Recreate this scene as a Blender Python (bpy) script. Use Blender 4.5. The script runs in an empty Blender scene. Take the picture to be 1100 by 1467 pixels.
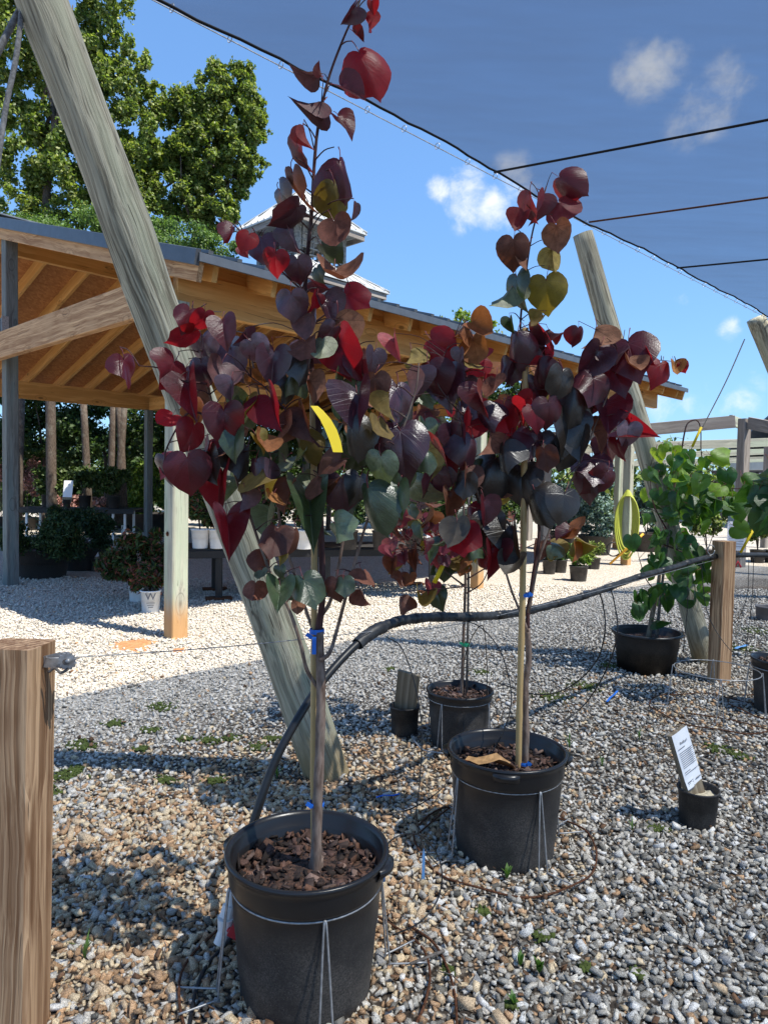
import bpy, math, random
import numpy as np
from mathutils import Vector, Matrix, Euler
random.seed(7); RNG = np.random.default_rng(7)
R = math.radians
SC = bpy.context.scene
COL = SC.collection

# ------------------------------------------------------------------ camera
F = 1020.0; PITCH = R(2.44); ROLL = 0.018; EYE = Vector((0, 0, 1.5))
cd = bpy.data.cameras.new('camera'); cam = bpy.data.objects.new('camera', cd); COL.objects.link(cam)
cd.sensor_fit = 'VERTICAL'; cd.sensor_height = 24.0; cd.lens = 24.0 * F / 1467.0
cd.clip_start = 0.05; cd.clip_end = 2000
CR = Matrix.Rotation(R(90) - PITCH, 3, 'X') @ Matrix.Rotation(ROLL, 3, 'Z')
cam.matrix_world = Matrix.Translation(EYE) @ CR.to_4x4()
SC.camera = cam

# ------------------------------------------------------------------ light
SUN = Vector((1.735, -0.96, 3.6)).normalized()
sd = bpy.data.lights.new('sun', 'SUN'); sd.energy = 4.7; sd.angle = R(0.53); sd.color = (1.0, 0.93, 0.81)
so = bpy.data.objects.new('sun', sd); COL.objects.link(so)
so.rotation_euler = SUN.to_track_quat('Z', 'Y').to_euler()
SC.view_settings.view_transform = 'Standard'; SC.view_settings.look = 'None'
SC.view_settings.gamma = 1.0; SC.view_settings.use_curve_mapping = False
SC.view_settings.exposure = 1.15
SKY_STRENGTH = 0.15

def at(px, py, Y):
    d = CR @ Vector(((px - 550) / F, (733.5 - py) / F, -1))
    return EYE + d * (Y / d.y)
def gnd(px, py, z=0.0):
    d = CR @ Vector(((px - 550) / F, (733.5 - py) / F, -1))
    return EYE + d * ((z - EYE.z) / d.z)
def dirpx(px, py):
    return (CR @ Vector(((px - 550) / F, (733.5 - py) / F, -1))).normalized()

# ------------------------------------------------------------------ node helpers
class NT:
    def __init__(s, nt): s.nt = nt; s.l = nt.links
    def n(s, typ, ins=None, **props):
        nd = s.nt.nodes.new('ShaderNode' + typ)
        for k, v in props.items(): setattr(nd, k, v)
        for k, v in (ins or {}).items():
            sock = nd.inputs[k]
            if isinstance(v, bpy.types.NodeSocket): s.l.new(v, sock)
            elif isinstance(v, (tuple, list)) and len(v) == 3 and sock.type == 'RGBA': sock.default_value = (*v, 1)
            else: sock.default_value = v
        return nd
    def math(s, op, a, b=0.0, c=0.0, clamp=False):
        return s.n('Math', {0: a, 1: b, 2: c}, operation=op, use_clamp=clamp).outputs[0]
    def mix(s, f, a, b, blend='MIX'):
        nd = s.nt.nodes.new('ShaderNodeMix'); nd.data_type = 'RGBA'; nd.blend_type = blend
        for sock, v in ((nd.inputs[0], f), (nd.inputs[6], a), (nd.inputs[7], b)):
            if isinstance(v, bpy.types.NodeSocket): s.l.new(v, sock)
            elif isinstance(v, (tuple, list)): sock.default_value = (*v[:3], 1)
            else: sock.default_value = v
        return nd.outputs[2]
    def ramp(s, f, a, b, smooth=True):
        return s.n('MapRange', {0: f, 1: a, 2: b, 3: 0.0, 4: 1.0}, interpolation_type='SMOOTHSTEP' if smooth else 'LINEAR').outputs[0]
    def noise(s, vec, scale, detail=4, rough=0.55, dist=0.0):
        return s.n('TexNoise', {'Vector': vec, 'Scale': scale, 'Detail': detail, 'Roughness': rough, 'Distortion': dist}).outputs[0]
    def bump(s, h, strength, dist):
        return s.n('Bump', {'Height': h, 'Strength': strength, 'Distance': dist}).outputs[0]

def new_mat(name):
    m = bpy.data.materials.new(name); m.use_nodes = True; m.node_tree.nodes.clear()
    t = NT(m.node_tree); out = t.n('OutputMaterial')
    return m, t, out
def principled(t, out, color, rough=0.6, normal=None, **kw):
    ins = {'Base Color': color, 'Roughness': rough}
    if normal is not None: ins['Normal'] = normal
    ins.update(kw)
    p = t.n('BsdfPrincipled', ins); t.l.new(p.outputs[0], out.inputs[0]); return p

# ------------------------------------------------------------------ world
w = bpy.data.worlds.new('World'); SC.world = w; w.use_nodes = True; w.node_tree.nodes.clear()
t = NT(w.node_tree)
wo = t.n('OutputWorld'); bg = t.n('Background', {'Strength': SKY_STRENGTH})
sky = t.n('TexSky', sky_type='NISHITA', sun_disc=False, sun_elevation=math.asin(SUN.z),
          sun_rotation=math.atan2(SUN.x, SUN.y), altitude=200, air_density=1.15, dust_density=0.3, ozone_density=4.0)
tc = t.n('TexCoord').outputs['Generated']
nrm = t.n('VectorMath', {0: tc}, operation='NORMALIZE').outputs[0]
n1 = t.noise(nrm, 9.0, 8, 0.62, 0.35)
n2 = t.noise(nrm, 26.0, 6, 0.6, 0.5)
nn = t.math('ADD', t.math('MULTIPLY', n1, 0.7), t.math('MULTIPLY', n2, 0.3))
blobs = [((672, 278), .062, .9), ((632, 272), .040, .7), ((705, 292), .052, .9), ((735, 262), .05, .8), ((722, 245), .04, .6),
         ((930, 100), .055, .72), ((910, 115), .04, .6), ((960, 80), .035, .6), ((1050, 110), .05, .42), ((1000, 170), .06, .42),
         ((1042, 472), .032, .8), ((978, 428), .022, .5), ((1000, 578), .05, .55), ((1060, 575), .05, .6), ((1085, 545), .04, .5),
         ((940, 590), .05, .5), ((300, 330), .06, .3)]
msk = None
for (p, r, a) in blobs:
    c = dirpx(*p)
    d = t.n('VectorMath', {0: nrm, 1: tuple(c)}, operation='DISTANCE').outputs['Value']
    v = t.n('MapRange', {0: d, 1: r, 2: 0.0, 3: 0.0, 4: a}, interpolation_type='SMOOTHSTEP').outputs[0]
    msk = v if msk is None else t.math('MAXIMUM', msk, v)
bank = t.noise(nrm, 2.3, 3, 0.5)
bank = t.math('MULTIPLY', t.ramp(bank, .60, .72), 0.45)
front = t.ramp(t.n('VectorMath', {0: nrm, 1: (0.15, 0.95, 0.35)}, operation='DOT_PRODUCT').outputs['Value'], .55, .15)
msk = t.math('MAXIMUM', msk, t.math('MULTIPLY', bank, front))
cl = t.math('ADD', msk, t.math('MULTIPLY', t.math('SUBTRACT', nn, 0.5), 3.2))
cl = t.math('MULTIPLY', t.ramp(cl, .25, 1.15), t.ramp(msk, 0.0, 0.22))
skyc = t.n('VectorMath', {0: t.n('Gamma', {'Color': sky.outputs[0], 'Gamma': 0.6}).outputs[0], 1: (0.58, .89, 1.28)}, operation='MULTIPLY').outputs[0]
colr = t.mix(cl, skyc, (3.5, 3.55, 3.65))
t.l.new(colr, bg.inputs[0]); t.l.new(bg.outputs[0], wo.inputs[0])

# ------------------------------------------------------------------ materials
def wood(name, c1, c2, c3=None, gs=34, st=.045, rough=.75, bump=.35, wave=0.0, ws=5.0, green=None, base=None, knots=True, wd=1.4, con=.165):
    m, t, out = new_mat(name)
    tc = t.n('TexCoord').outputs['Object']; rnd = t.n('ObjectInfo').outputs['Random']
    off = t.n('CombineXYZ', {0: t.math('MULTIPLY', rnd, 17.3), 1: t.math('MULTIPLY', rnd, 7.7), 2: t.math('MULTIPLY', rnd, 31.0)}).outputs[0]
    v = t.n('VectorMath', {0: tc, 1: off}, operation='ADD').outputs[0]
    wob = t.n('TexNoise', {'Vector': v, 'Scale': 2.2, 'Detail': 2.0}).outputs['Color']
    wobv = t.n('VectorMath', {0: t.n('VectorMath', {0: wob, 1: (.5, .5, .5)}, operation='SUBTRACT').outputs[0], 1: (.05, .05, .0)}, operation='MULTIPLY').outputs[0]
    # knots pull the grain sideways
    kv = t.n('Mapping', {'Vector': v, 'Scale': (3.2, 3.2, 1.5)}).outputs[0]
    vor = t.n('TexVoronoi', {'Vector': kv, 'Scale': 1.0}).outputs['Distance']
    kn = t.ramp(vor, .38, .02)
    v2 = t.n('VectorMath', {0: v, 1: wobv}, operation='ADD').outputs[0]
    v2 = t.n('VectorMath', {0: v2, 1: t.n('CombineXYZ', {0: t.math('MULTIPLY', kn, .035 if knots else 0), 1: t.math('MULTIPLY', kn, .028 if knots else 0), 2: 0.0}).outputs[0]}, operation='ADD').outputs[0]
    g = t.n('Mapping', {'Vector': v2, 'Scale': (1, 1, st)}).outputs[0]
    fine = t.noise(g, gs * 3.2, 5, .6); med = t.noise(g, gs, 5, .6, .2); big = t.noise(v, 2.0, 3, .5)
    f = t.math('ADD', t.math('MULTIPLY', fine, .45), t.math('MULTIPLY', med, .55))
    h = f
    if wave > 0:
        wv = t.n('TexWave', {'Vector': t.n('Mapping', {'Vector': v2, 'Scale': (1, .8, .02), 'Rotation': (0, 0, .5)}).outputs[0], 'Scale': ws, 'Distortion': wd, 'Detail': 2.0, 'Detail Scale': 1.2},
                 wave_type='BANDS', bands_direction='X', wave_profile='SAW').outputs['Fac']
        f = t.math('ADD', t.math('MULTIPLY', f, 1 - wave * .6), t.math('MULTIPLY', t.math('SUBTRACT', wv, .5), wave))
        h = f
    col = t.mix(t.ramp(f, .495 - con, .495 + con), c1, c2)
    if c3: col = t.mix(t.math('MULTIPLY', t.ramp(big, .42, .66), .6), col, c3)
    if green: col = t.mix(t.math('MULTIPLY', t.ramp(t.noise(g, 9, 3, .5), .46, .62), .55), col, green)
    if knots: col = t.mix(t.math('MULTIPLY', t.math('MAXIMUM', t.ramp(vor, .10, .05), t.math('MULTIPLY', t.ramp(t.math('ABSOLUTE', t.math('SUBTRACT', vor, .17)), .018, .0), .5)), .8), col, tuple(x * .28 for x in c1))
    crack = t.noise(t.n('Mapping', {'Vector': v2, 'Scale': (1, 1, .02)}).outputs[0], 55, 2, .5)
    ck = t.ramp(crack, .67, .73)
    col = t.mix(t.math('MULTIPLY', ck, .7), col, tuple(x * .25 for x in c1))
    if base:
        z = t.n('SeparateXYZ', {0: t.n('NewGeometry').outputs['Position']}).outputs[2]
        zz = t.math('ADD', z, t.math('MULTIPLY', t.noise(g, 9, 4, .7), -.45))
        col = t.mix(t.math('MULTIPLY', t.ramp(zz, base[1] + .05, base[1] - .24), .8), col, base[0])
    h = t.math('SUBTRACT', h, t.math('MULTIPLY', ck, .6))
    principled(t, out, col, rough, t.bump(h, bump, .01), **{'Specular IOR Level': .3})
    return m
M = {}
M['pole'] = wood('weathered_pole_wood', (.13, .115, .08), (.52, .49, .37), (.42, .39, .29), gs=38, st=.02, bump=1.0, green=(.37, .39, .28), base=((.36, .26, .13), .05), con=.12)
M['post'] = wood('grey_post_wood', (.18, .18, .15), (.46, .45, .36), (.32, .32, .26), gs=22, bump=.6, green=(.38, .45, .33), base=((.48, .24, .08), .16))
M['darkpost'] = wood('dark_post_wood', (.07, .068, .065), (.19, .20, .19), (.12, .13, .125), gs=28, bump=.6, green=(.15, .2, .2))
M['fencepost'] = wood('pine_fence_post', (.20, .095, .042), (.66, .42, .24), (.54, .33, .18), gs=30, st=.008, bump=.6, wave=.12, ws=14, knots=False, wd=.5, con=.13)
M['pine'] = wood('yellow_pine_lumber', (.50, .25, .07), (.72, .42, .15), (.60, .31, .09), gs=12, bump=.2, rough=.6, wave=.2, ws=4)
M['tie'] = wood('weathered_tie_beam_wood', (.26, .13, .055), (.60, .38, .20), (.44, .27, .14), gs=22, st=.03, bump=.4, wave=.1, ws=9, con=.14)
M['pergola'] = wood('grey_brown_pergola_wood', (.15, .13, .115), (.34, .31, .28), (.22, .19, .17), gs=20, bump=.4)
M['bamboo'] = wood('bamboo', (.42, .28, .11), (.62, .44, .21), (.5, .33, .14), gs=20, st=.02, bump=.1, rough=.45, knots=False)
M['board'] = wood('sign_board_wood', (.19, .15, .10), (.34, .28, .2), gs=16, bump=.4, wave=.3, ws=9, knots=False)

def simple(name, c, rough=.5, spec=.5, metal=0, bump=0, bs=80, var=0, bd=.003, trans=0):
    m, t, out = new_mat(name)
    tc = t.n('TexCoord').outputs['Object']
    n = t.noise(tc, bs, 4, .6)
    col = c
    if var: col = t.mix(t.ramp(n, .3, .7), tuple(x * (1 - var) for x in c), tuple(min(1, x * (1 + var)) for x in c))
    kw = {'Specular IOR Level': spec, 'Metallic': float(metal)}
    principled(t, out, col, rough, t.bump(n, bump, bd) if bump else None, **kw)
    return m
M['blackmetal'] = simple('black_table_plastic', (.016, .016, .018), .5, .4, bump=.2, var=.3)
M['cable'] = simple('black_cord', (.012, .012, .014), .7, .2)
M['tube'] = simple('black_drip_tube', (.010, .010, .011), .45, .4)
M['pipe'] = simple('black_poly_pipe', (.012, .012, .013), .42, .5, bump=.15, bs=40, var=.25)
M['wrap'] = simple('grey_tape_wrap', (.030, .031, .033), .5, .45, bump=.5, bs=24, var=.6, bd=.004)
M['wire'] = simple('galvanised_wire', (.34, .34, .34), .42, .5, .45, var=.25, bs=60)
M['rust'] = simple('rusty_wire', (.10, .042, .022), .85, .2, .2, bump=.5, bs=120, var=.5)
M['strap'] = simple('frayed_grey_strap', (.20, .20, .20), .9, .2, bump=.6, bs=60, var=.4)
M['roofmetal'] = simple('grey_roof_metal', (.13, .145, .16), .42, .5, .45, var=.15, bs=6)
M['trim'] = simple('dark_grey_trim_metal', (.075, .085, .10), .42, .5, .3, var=.12, bs=8)
M['galv'] = simple('pale_galvanised_roof', (.52, .53, .52), .5, .4, .25, var=.12, bs=5)
M['lattice'] = simple('weathered_white_lattice', (.20, .20, .19), .8, .2, var=.4, bs=20)
M['white'] = simple('white_plastic', (.78, .78, .77), .4, .5, var=.06, bs=12)
M['paper'] = simple('white_laminated_paper', (.82, .83, .86), .3, .5)
M['ink'] = simple('grey_print', (.16, .17, .2), .6, .3)
M['blue'] = simple('blue_tape', (.02, .16, .62), .5, .4)
M['lightblue'] = simple('light_blue_plastic', (.16, .38, .72), .45, .4)
M['yellow'] = simple('yellow_ribbon', (.85, .62, .02), .5, .3)
M['green_tie'] = simple('green_tie_tape', (.02, .32, .16), .5, .3)
M['red'] = simple('red_plastic', (.42, .03, .04), .45, .4)
M['hose'] = simple('yellow_green_hose', (.34, .38, .06), .55, .3)
M['orange'] = simple('orange_yellow_strap', (.70, .36, .04), .6, .3)
M['gloss'] = simple('grey_box_plastic', (.16, .15, .15), .5, .4)
M['stakegrey'] = simple('grey_stake_wood', (.13, .11, .095), .8, .3, bump=.4, bs=60, var=.4)
M['concrete'] = simple('cream_concrete', (.55, .49, .36), .9, .2, bump=.5, bs=90, var=.22)

def m_bark(name, c1, c2):
    m, t, out = new_mat(name)
    tc = t.n('TexCoord').outputs['Object']
    g = t.n('Mapping', {'Vector': tc, 'Scale': (1, 1, .25)}).outputs[0]
    n = t.noise(g, 70, 5, .6); b = t.noise(tc, 6, 3)
    col = t.mix(t.ramp(n, .3, .7), c1, c2); col = t.mix(t.math('MULTIPLY', t.ramp(b, .5, .7), .4), col, (.2, .19, .16))
    principled(t, out, col, .8, t.bump(n, .6, .003), **{'Specular IOR Level': .25}); return m
M['redbark'] = m_bark('redbud_bark', (.12, .075, .055), (.29, .21, .165))
M['twig'] = m_bark('redbud_twig', (.045, .018, .018), (.11, .05, .045))
M['greenbark'] = m_bark('green_tree_bark', (.12, .09, .06), (.26, .21, .15))
M['treebark'] = m_bark('background_tree_bark', (.045, .032, .024), (.13, .10, .08))

def m_pot():
    m, t, out = new_mat('black_nursery_pot_plastic')
    geo = t.n('NewGeometry'); tc = t.n('TexCoord').outputs['Object']
    z = t.n('SeparateXYZ', {0: tc}).outputs[2]
    big = t.noise(tc, 7, 4, .6)
    sp = t.n('TexVoronoi', {'Vector': tc, 'Scale': 160.0}).outputs['Distance']
    sp2 = t.noise(tc, 220, 2, .5)
    low = t.ramp(t.math('ADD', z, t.math('MULTIPLY', big, .06)), .37, .20)
    speck = t.math('MULTIPLY', t.math('MULTIPLY', t.ramp(sp, .16, .08), t.ramp(sp2, .45, .6)), low)
    dust = t.math('MULTIPLY', t.math('MULTIPLY', t.ramp(t.noise(tc, 190, 5, .75), .30, .80), low), t.ramp(big, .25, .75))
    col = t.mix(t.math('MULTIPLY', dust, .95), (.014, .0135, .0145), (.17, .15, .13))
    col = t.mix(t.math('MULTIPLY', speck, .8), col, (.30, .29, .27))
    rg = t.math('ADD', .30, t.math('MULTIPLY', low, .35))
    principled(t, out, col, rg, t.bump(t.noise(tc, 140, 3, .6), .12, .002), **{'Specular IOR Level': .45}); return m
M['pot'] = m_pot()
def m_soil():
    m, t, out = new_mat('bark_mulch_soil')
    tc = t.n('TexCoord').outputs['Object']; v = t.n('TexVoronoi', {'Vector': tc, 'Scale': 60.0})
    n = t.noise(tc, 90, 4, .6)
    col = t.mix(t.ramp(n, .35, .65), (.018, .010, .007), (.11, .055, .035))
    principled(t, out, col, .9, t.bump(t.math('ADD', v.outputs['Distance'], n), 1.0, .01)); return m
M['soil'] = m_soil()
def m_attr(name, rough=.85, bump=.5, bs=130, mott=.35, trans=0.0, spec=.3, bd=.003):
    m, t, out = new_mat(name)
    a = t.n('Attribute', attribute_name='tone').outputs['Color']
    pos = t.n('NewGeometry').outputs['Position']
    n = t.noise(pos, bs, 6, .78)
    col = t.mix(1.0, a, t.mix(t.ramp(n, .3, .7), (1 - mott,) * 3, (1 + mott,) * 3), 'MULTIPLY') if mott else a
    p = t.n('BsdfPrincipled', {'Base Color': col, 'Roughness': rough, 'Specular IOR Level': spec})
    if bump: t.l.new(t.bump(n, bump, bd), p.inputs['Normal'])
    if trans:
        tr = t.n('BsdfTranslucent', {'Color': t.mix(1.0, col, (1.15, 1.25, .5), 'MULTIPLY')})
        mx = t.n('MixShader', {0: trans, 1: p.outputs[0], 2: tr.outputs[0]}); t.l.new(mx.outputs[0], out.inputs[0])
    else: t.l.new(p.outputs[0], out.inputs[0])
    return m
M['stone'] = m_attr('gravel_stone', .9, .9, 260, .68)
M['bgleaf'] = m_attr('tree_foliage', .5, 0, 40, 0, .42, .35)
M['shrubleaf'] = m_attr('shrub_foliage', .5, 0, 40, 0, .22, .3)
M['chip'] = m_attr('bark_chip', .8, .5, 120, .4)
M['moss'] = m_attr('moss_clump', .95, .8, 300, .4)

def m_leaf(name, top, under, vein, trans, tcol, rough=.36, spec=.5):
    m, t, out = new_mat(name)
    tc = t.n('TexCoord').outputs['Object']; sx = t.n('SeparateXYZ', {0: tc})
    x, y = sx.outputs[0], sx.outputs[1]
    r = t.math('SQRT', t.math('ADD', t.math('MULTIPLY', x, x), t.math('MULTIPLY', y, y)))
    ang = t.math('ARCTAN2', x, t.math('ADD', y, .0001))
    fr = t.math('ABSOLUTE', t.math('SUBTRACT', t.math('FRACT', t.math('ADD', t.math('DIVIDE', ang, .72), .5)), .5))
    dist = t.math('MULTIPLY', t.math('MULTIPLY', fr, .72), r)          # distance to a palmate vein
    wdt = t.n('MapRange', {0: r, 1: 0.0, 2: .75, 3: .008, 4: .0028}).outputs[0]
    vn = t.math('SUBTRACT', 1.0, t.ramp(t.math('DIVIDE', dist, wdt), .4, 1.6))
    # side veins off the midrib
    sv = t.math('ABSOLUTE', t.math('SUBTRACT', t.math('FRACT', t.math('ADD', t.math('MULTIPLY', t.math('SUBTRACT', y, t.math('MULTIPLY', t.math('ABSOLUTE', x), .9)), 9.0), .3)), .5))
    sv = t.math('MULTIPLY', t.ramp(sv, .07, .02), .35)
    rnd = t.n('ObjectInfo').outputs['Random']
    n = t.noise(t.n('VectorMath', {0: tc, 1: t.n('CombineXYZ', {0: t.math('MULTIPLY', rnd, 40.0)}).outputs[0]}, operation='ADD').outputs[0], 5, 5, .6)
    n2 = t.noise(tc, 38, 3, .5)
    def vary(c):
        k = t.mix(t.ramp(n, .3, .7), tuple(a * .68 for a in c), tuple(min(1, a * 1.35) for a in c))
        hs = t.n('HueSaturation', {'Hue': t.math('ADD', .488, t.math('MULTIPLY', rnd, .024)), 'Saturation': 1.0, 'Value': t.math('ADD', .75, t.math('MULTIPLY', rnd, .85)), 'Color': k})
        return hs.outputs[0]
    ct = t.mix(t.math('MULTIPLY', t.math('MAXIMUM', vn, sv), .42), vary(top), vein)
    cu = t.mix(t.math('MULTIPLY', t.math('MAXIMUM', vn, sv), .6), vary(under), tuple(a * .55 for a in under))
    n3 = t.noise(t.n('VectorMath', {0: tc, 1: t.n('CombineXYZ', {1: t.math('MULTIPLY', rnd, 55.0)}).outputs[0]}, operation='ADD').outputs[0], 2.2, 4, .65)
    edge = t.ramp(r, .38, .72)
    shift = t.math('MULTIPLY', t.math('ADD', t.math('MULTIPLY', edge, .35), t.ramp(n3, .45, .68)), .26)
    ct = t.mix(shift, ct, tuple(a * b_ for a, b_ in zip(under, (.95, .8, .8))))
    spots = t.math('MULTIPLY', t.ramp(t.noise(tc, 17, 2, .5), .67, .73), .6)
    ct = t.mix(spots, ct, (.05, .028, .016)); cu = t.mix(spots, cu, (.06, .03, .018))
    bf = t.n('NewGeometry').outputs['Backfacing']
    col = t.mix(bf, ct, cu)
    h = t.math('ADD', t.math('MULTIPLY', t.math('MAXIMUM', vn, sv), -.6), t.math('MULTIPLY', n2, .35))
    p = t.n('BsdfPrincipled', {'Base Color': col, 'Roughness': t.math('ADD', rough, t.math('MULTIPLY', bf, .25)), 'Specular IOR Level': spec, 'Normal': t.bump(h, .22, .015)})
    tr = t.n('BsdfTranslucent', {'Color': t.mix(t.math('MULTIPLY', vn, .4), tcol, tuple(a * .5 for a in tcol))})
    mx = t.n('MixShader', {0: trans, 1: p.outputs[0], 2: tr.outputs[0]}); t.l.new(mx.outputs[0], out.inputs[0])
    return m
LM = {
 'P': m_leaf('dark_purple_leaf', (0.0391, 0.0161, 0.0253), (0.0978, 0.0322, 0.0299), (0.0978, 0.0690, 0.0920), .12, (0.2990, 0.0230, 0.0322), .29, .75),
 'S': m_leaf('painted_sheen_purple_leaf', (.11, .065, .085), (.13, .055, .05), (.17, .13, .15), .08, (.2, .03, .03), .28, .8),  # paler copy of the purple leaf, sunlit sheen painted into its base colour
 'M': m_leaf('maroon_leaf', (.045, .009, .014), (.13, .026, .024), (.13, .04, .05), .26, (.46, .018, .025), .34, .55),
 'R': m_leaf('bright_red_leaf', (.12, .006, .012), (.21, .016, .017), (.22, .035, .045), .38, (.72, .02, .03), .44, .4),
 'B': m_leaf('reddish_brown_leaf', (0.0798, 0.0348, 0.0247), (0.1812, 0.0754, 0.0464), (0.1740, 0.0870, 0.0653), .18, (0.3770, 0.1015, 0.0362), .5, .3),
 'O': m_leaf('olive_gold_leaf', (0.1087, 0.0798, 0.0159), (0.2030, 0.1450, 0.0435), (0.2175, 0.1740, 0.0653), .26, (0.5220, 0.3480, 0.0290), .45, .35),
 'N': m_leaf('orange_brown_leaf', (0.1875, 0.0625, 0.0187), (0.2500, 0.1000, 0.0375), (0.2500, 0.1125, 0.0625), .26, (0.5625, 0.1750, 0.0312), .5, .3),
 'G': m_leaf('dark_green_leaf', (0.0319, 0.0493, 0.0232), (0.0943, 0.1015, 0.0508), (0.1015, 0.1305, 0.0653), .10, (0.1450, 0.2030, 0.0290), .29, .7),
 'D': m_leaf('blackish_green_leaf', (.026, .021, .017), (0.0517, 0.0403, 0.0276), (0.0517, 0.0575, 0.0460), .08, (0.1150, 0.0575, 0.0230), .30, .7),
 'W': m_leaf('painted_sunlit_green_leaf', (0.0943, 0.1232, 0.0653), (0.1595, 0.1740, 0.0943), (0.2320, 0.2755, 0.1595), .12, (0.2900, 0.3480, 0.0725), .27, .8),  # green leaf with its sunlit greyish look painted into the colour
 'K': m_leaf('pink_red_leaf', (.22, .035, .05), (.27, .07, .08), (.34, .13, .13), .30, (.55, .09, .10), .45, .4),
 'g': m_leaf('fresh_green_leaf', (0.0560, 0.1330, 0.0224), (0.1120, 0.2100, 0.0560), (0.1400, 0.2380, 0.0700), .28, (0.2800, 0.5600, 0.0280), .38, .45),
 'd': m_leaf('deep_green_leaf', (0.0224, 0.0700, 0.0168), (0.0630, 0.1260, 0.0364), (0.0770, 0.1540, 0.0490), .20, (0.1400, 0.3640, 0.0168), .36, .5),
 'y': m_leaf('yellow_green_leaf', (0.1540, 0.2520, 0.0280), (0.2100, 0.3220, 0.0700), (0.2800, 0.3920, 0.0980), .36, (0.5320, 0.7280, 0.0420), .4, .4),
}

# ------------------------------------------------------------------ mesh helpers
class MB:
    def __init__(s): s.v = []; s.f = []; s.mi = []
    def add(s, vs, fs, mi=0):
        o = len(s.v); s.v += [tuple(v) for v in vs]; s.f += [tuple(i + o for i in f) for f in fs]; s.mi += [mi] * len(fs)
    def box(s, c, size, rot=None, mi=0):
        x, y, z = [a / 2 for a in size]; vs = [Vector(p) for p in ((-x,-y,-z),(x,-y,-z),(x,y,-z),(-x,y,-z),(-x,-y,z),(x,-y,z),(x,y,z),(-x,y,z))]
        if rot is not None: vs = [rot @ v for v in vs]
        s.add([v + Vector(c) for v in vs], [(0,3,2,1),(4,5,6,7),(0,1,5,4),(1,2,6,5),(2,3,7,6),(3,0,4,7)], mi)
    def tube(s, pts, rad, n=8, mi=0, closed=False, cap=True):
        pts = [Vector(p) for p in pts]; m = len(pts)
        rr = rad if isinstance(rad, (list, tuple)) else [rad] * m
        nx = None; vs = []
        for i, p in enumerate(pts):
            a = pts[(i - 1) % m] if (closed or i) else pts[0]; b = pts[(i + 1) % m] if (closed or i < m - 1) else pts[-1]
            T = (b - a).normalized()
            if nx is None:
                nx = T.orthogonal().normalized()
            else:
                nx = (nx - T * nx.dot(T)).normalized()
            ny = T.cross(nx)
            for k in range(n):
                q = 2 * math.pi * k / n; vs.append(p + (nx * math.cos(q) + ny * math.sin(q)) * rr[i])
        fs = []
        for i in range(m if closed else m - 1):
            for k in range(n):
                a, b = i * n, ((i + 1) % m) * n
                fs.append((a + k, a + (k + 1) % n, b + (k + 1) % n, b + k))
        if cap and not closed: fs += [tuple(range(n - 1, -1, -1)), tuple((m - 1) * n + k for k in range(n))]
        s.add(vs, fs, mi)
    def lathe(s, prof, n=40, c=(0, 0, 0), mi=0, close=False):
        vs = []; fs = []; c = Vector(c)
        for (r, z) in prof:
            for k in range(n): q = 2 * math.pi * k / n; vs.append(c + Vector((r * math.cos(q), r * math.sin(q), z)))
        for i in range(len(prof) - 1):
            for k in range(n): fs.append((i * n + k, i * n + (k + 1) % n, (i + 1) * n + (k + 1) % n, (i + 1) * n + k))
        s.add(vs, fs, mi)
    def mesh(s, name, mats, smooth=False):
        me = bpy.data.meshes.new(name); me.from_pydata(s.v, [], s.f)
        for m in (mats if isinstance(mats, (list, tuple)) else [mats]): me.materials.append(m)
        if any(s.mi): me.polygons.foreach_set('material_index', s.mi)
        if smooth: me.polygons.foreach_set('use_smooth', [True] * len(me.polygons))
        me.update(); return me

WM = {}
def world_of(o): return WM[o.name]
def link(o, mat, parent=None):
    COL.objects.link(o)
    WM[o.name] = mat.copy()
    o.matrix_basis = mat
    if parent is not None:
        o.parent = parent; o.matrix_parent_inverse = world_of(parent).inverted()
    return o
def put(name, me, mat=None, parent=None, smooth_angle=None):
    o = bpy.data.objects.new(name, me); return link(o, mat or Matrix.Identity(4), parent)
def obj(name, mb, m, parent=None, smooth=False, origin=None, kind=None):
    """mb is built in world coordinates; the object's origin is moved to `origin`"""
    o0 = Vector(origin) if origin is not None else (Vector(mb.v[0]) if parent is None and mb.v else Vector((0, 0, 0)))
    if origin is None and parent is not None: o0 = world_of(parent).translation.copy()
    mb.v = [tuple(Vector(v) - o0) for v in mb.v]
    o = put(name, mb.mesh(name, m, smooth), Matrix.Translation(o0), parent)
    if kind: o['kind'] = kind
    return o
def tag(o, label, cat, group=None):
    o['label'] = label; o['category'] = cat
    if group: o['group'] = group
    return o
def thing(name, loc, label, cat, group=None):
    o = bpy.data.objects.new(name, None); o.empty_display_size = .1
    link(o, Matrix.Translation(Vector(loc))); return tag(o, label, cat, group)
def frame(p0, p1, up):
    z = (Vector(p1) - Vector(p0)).normalized(); x = Vector(up).cross(z)
    if x.length < 1e-4: x = Vector((1, 0, 0)).cross(z)
    x.normalize(); y = z.cross(x)
    m = Matrix((x, y, z)).transposed().to_4x4(); m.translation = Vector(p0); return m
TM = {}
def timber_mesh(w, d, L, m, name):
    key = (round(w, 3), round(d, 3), round(L, 3), m.name)
    if key in TM: return TM[key]
    c = min(w, d) * .06; b = MB(); x, y = w / 2, d / 2
    prof = [(-x + c, -y), (x - c, -y), (x, -y + c), (x, y - c), (x - c, y), (-x + c, y), (-x, y - c), (-x, -y + c)]
    vs = [(a, e, z) for z in (0, L) for a, e in prof]
    fs = [(k, (k + 1) % 8, 8 + (k + 1) % 8, 8 + k) for k in range(8)] + [tuple(range(7, -1, -1)), tuple(range(8, 16))]
    b.add(vs, fs); me = b.mesh(name, m); TM[key] = me; return me
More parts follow.
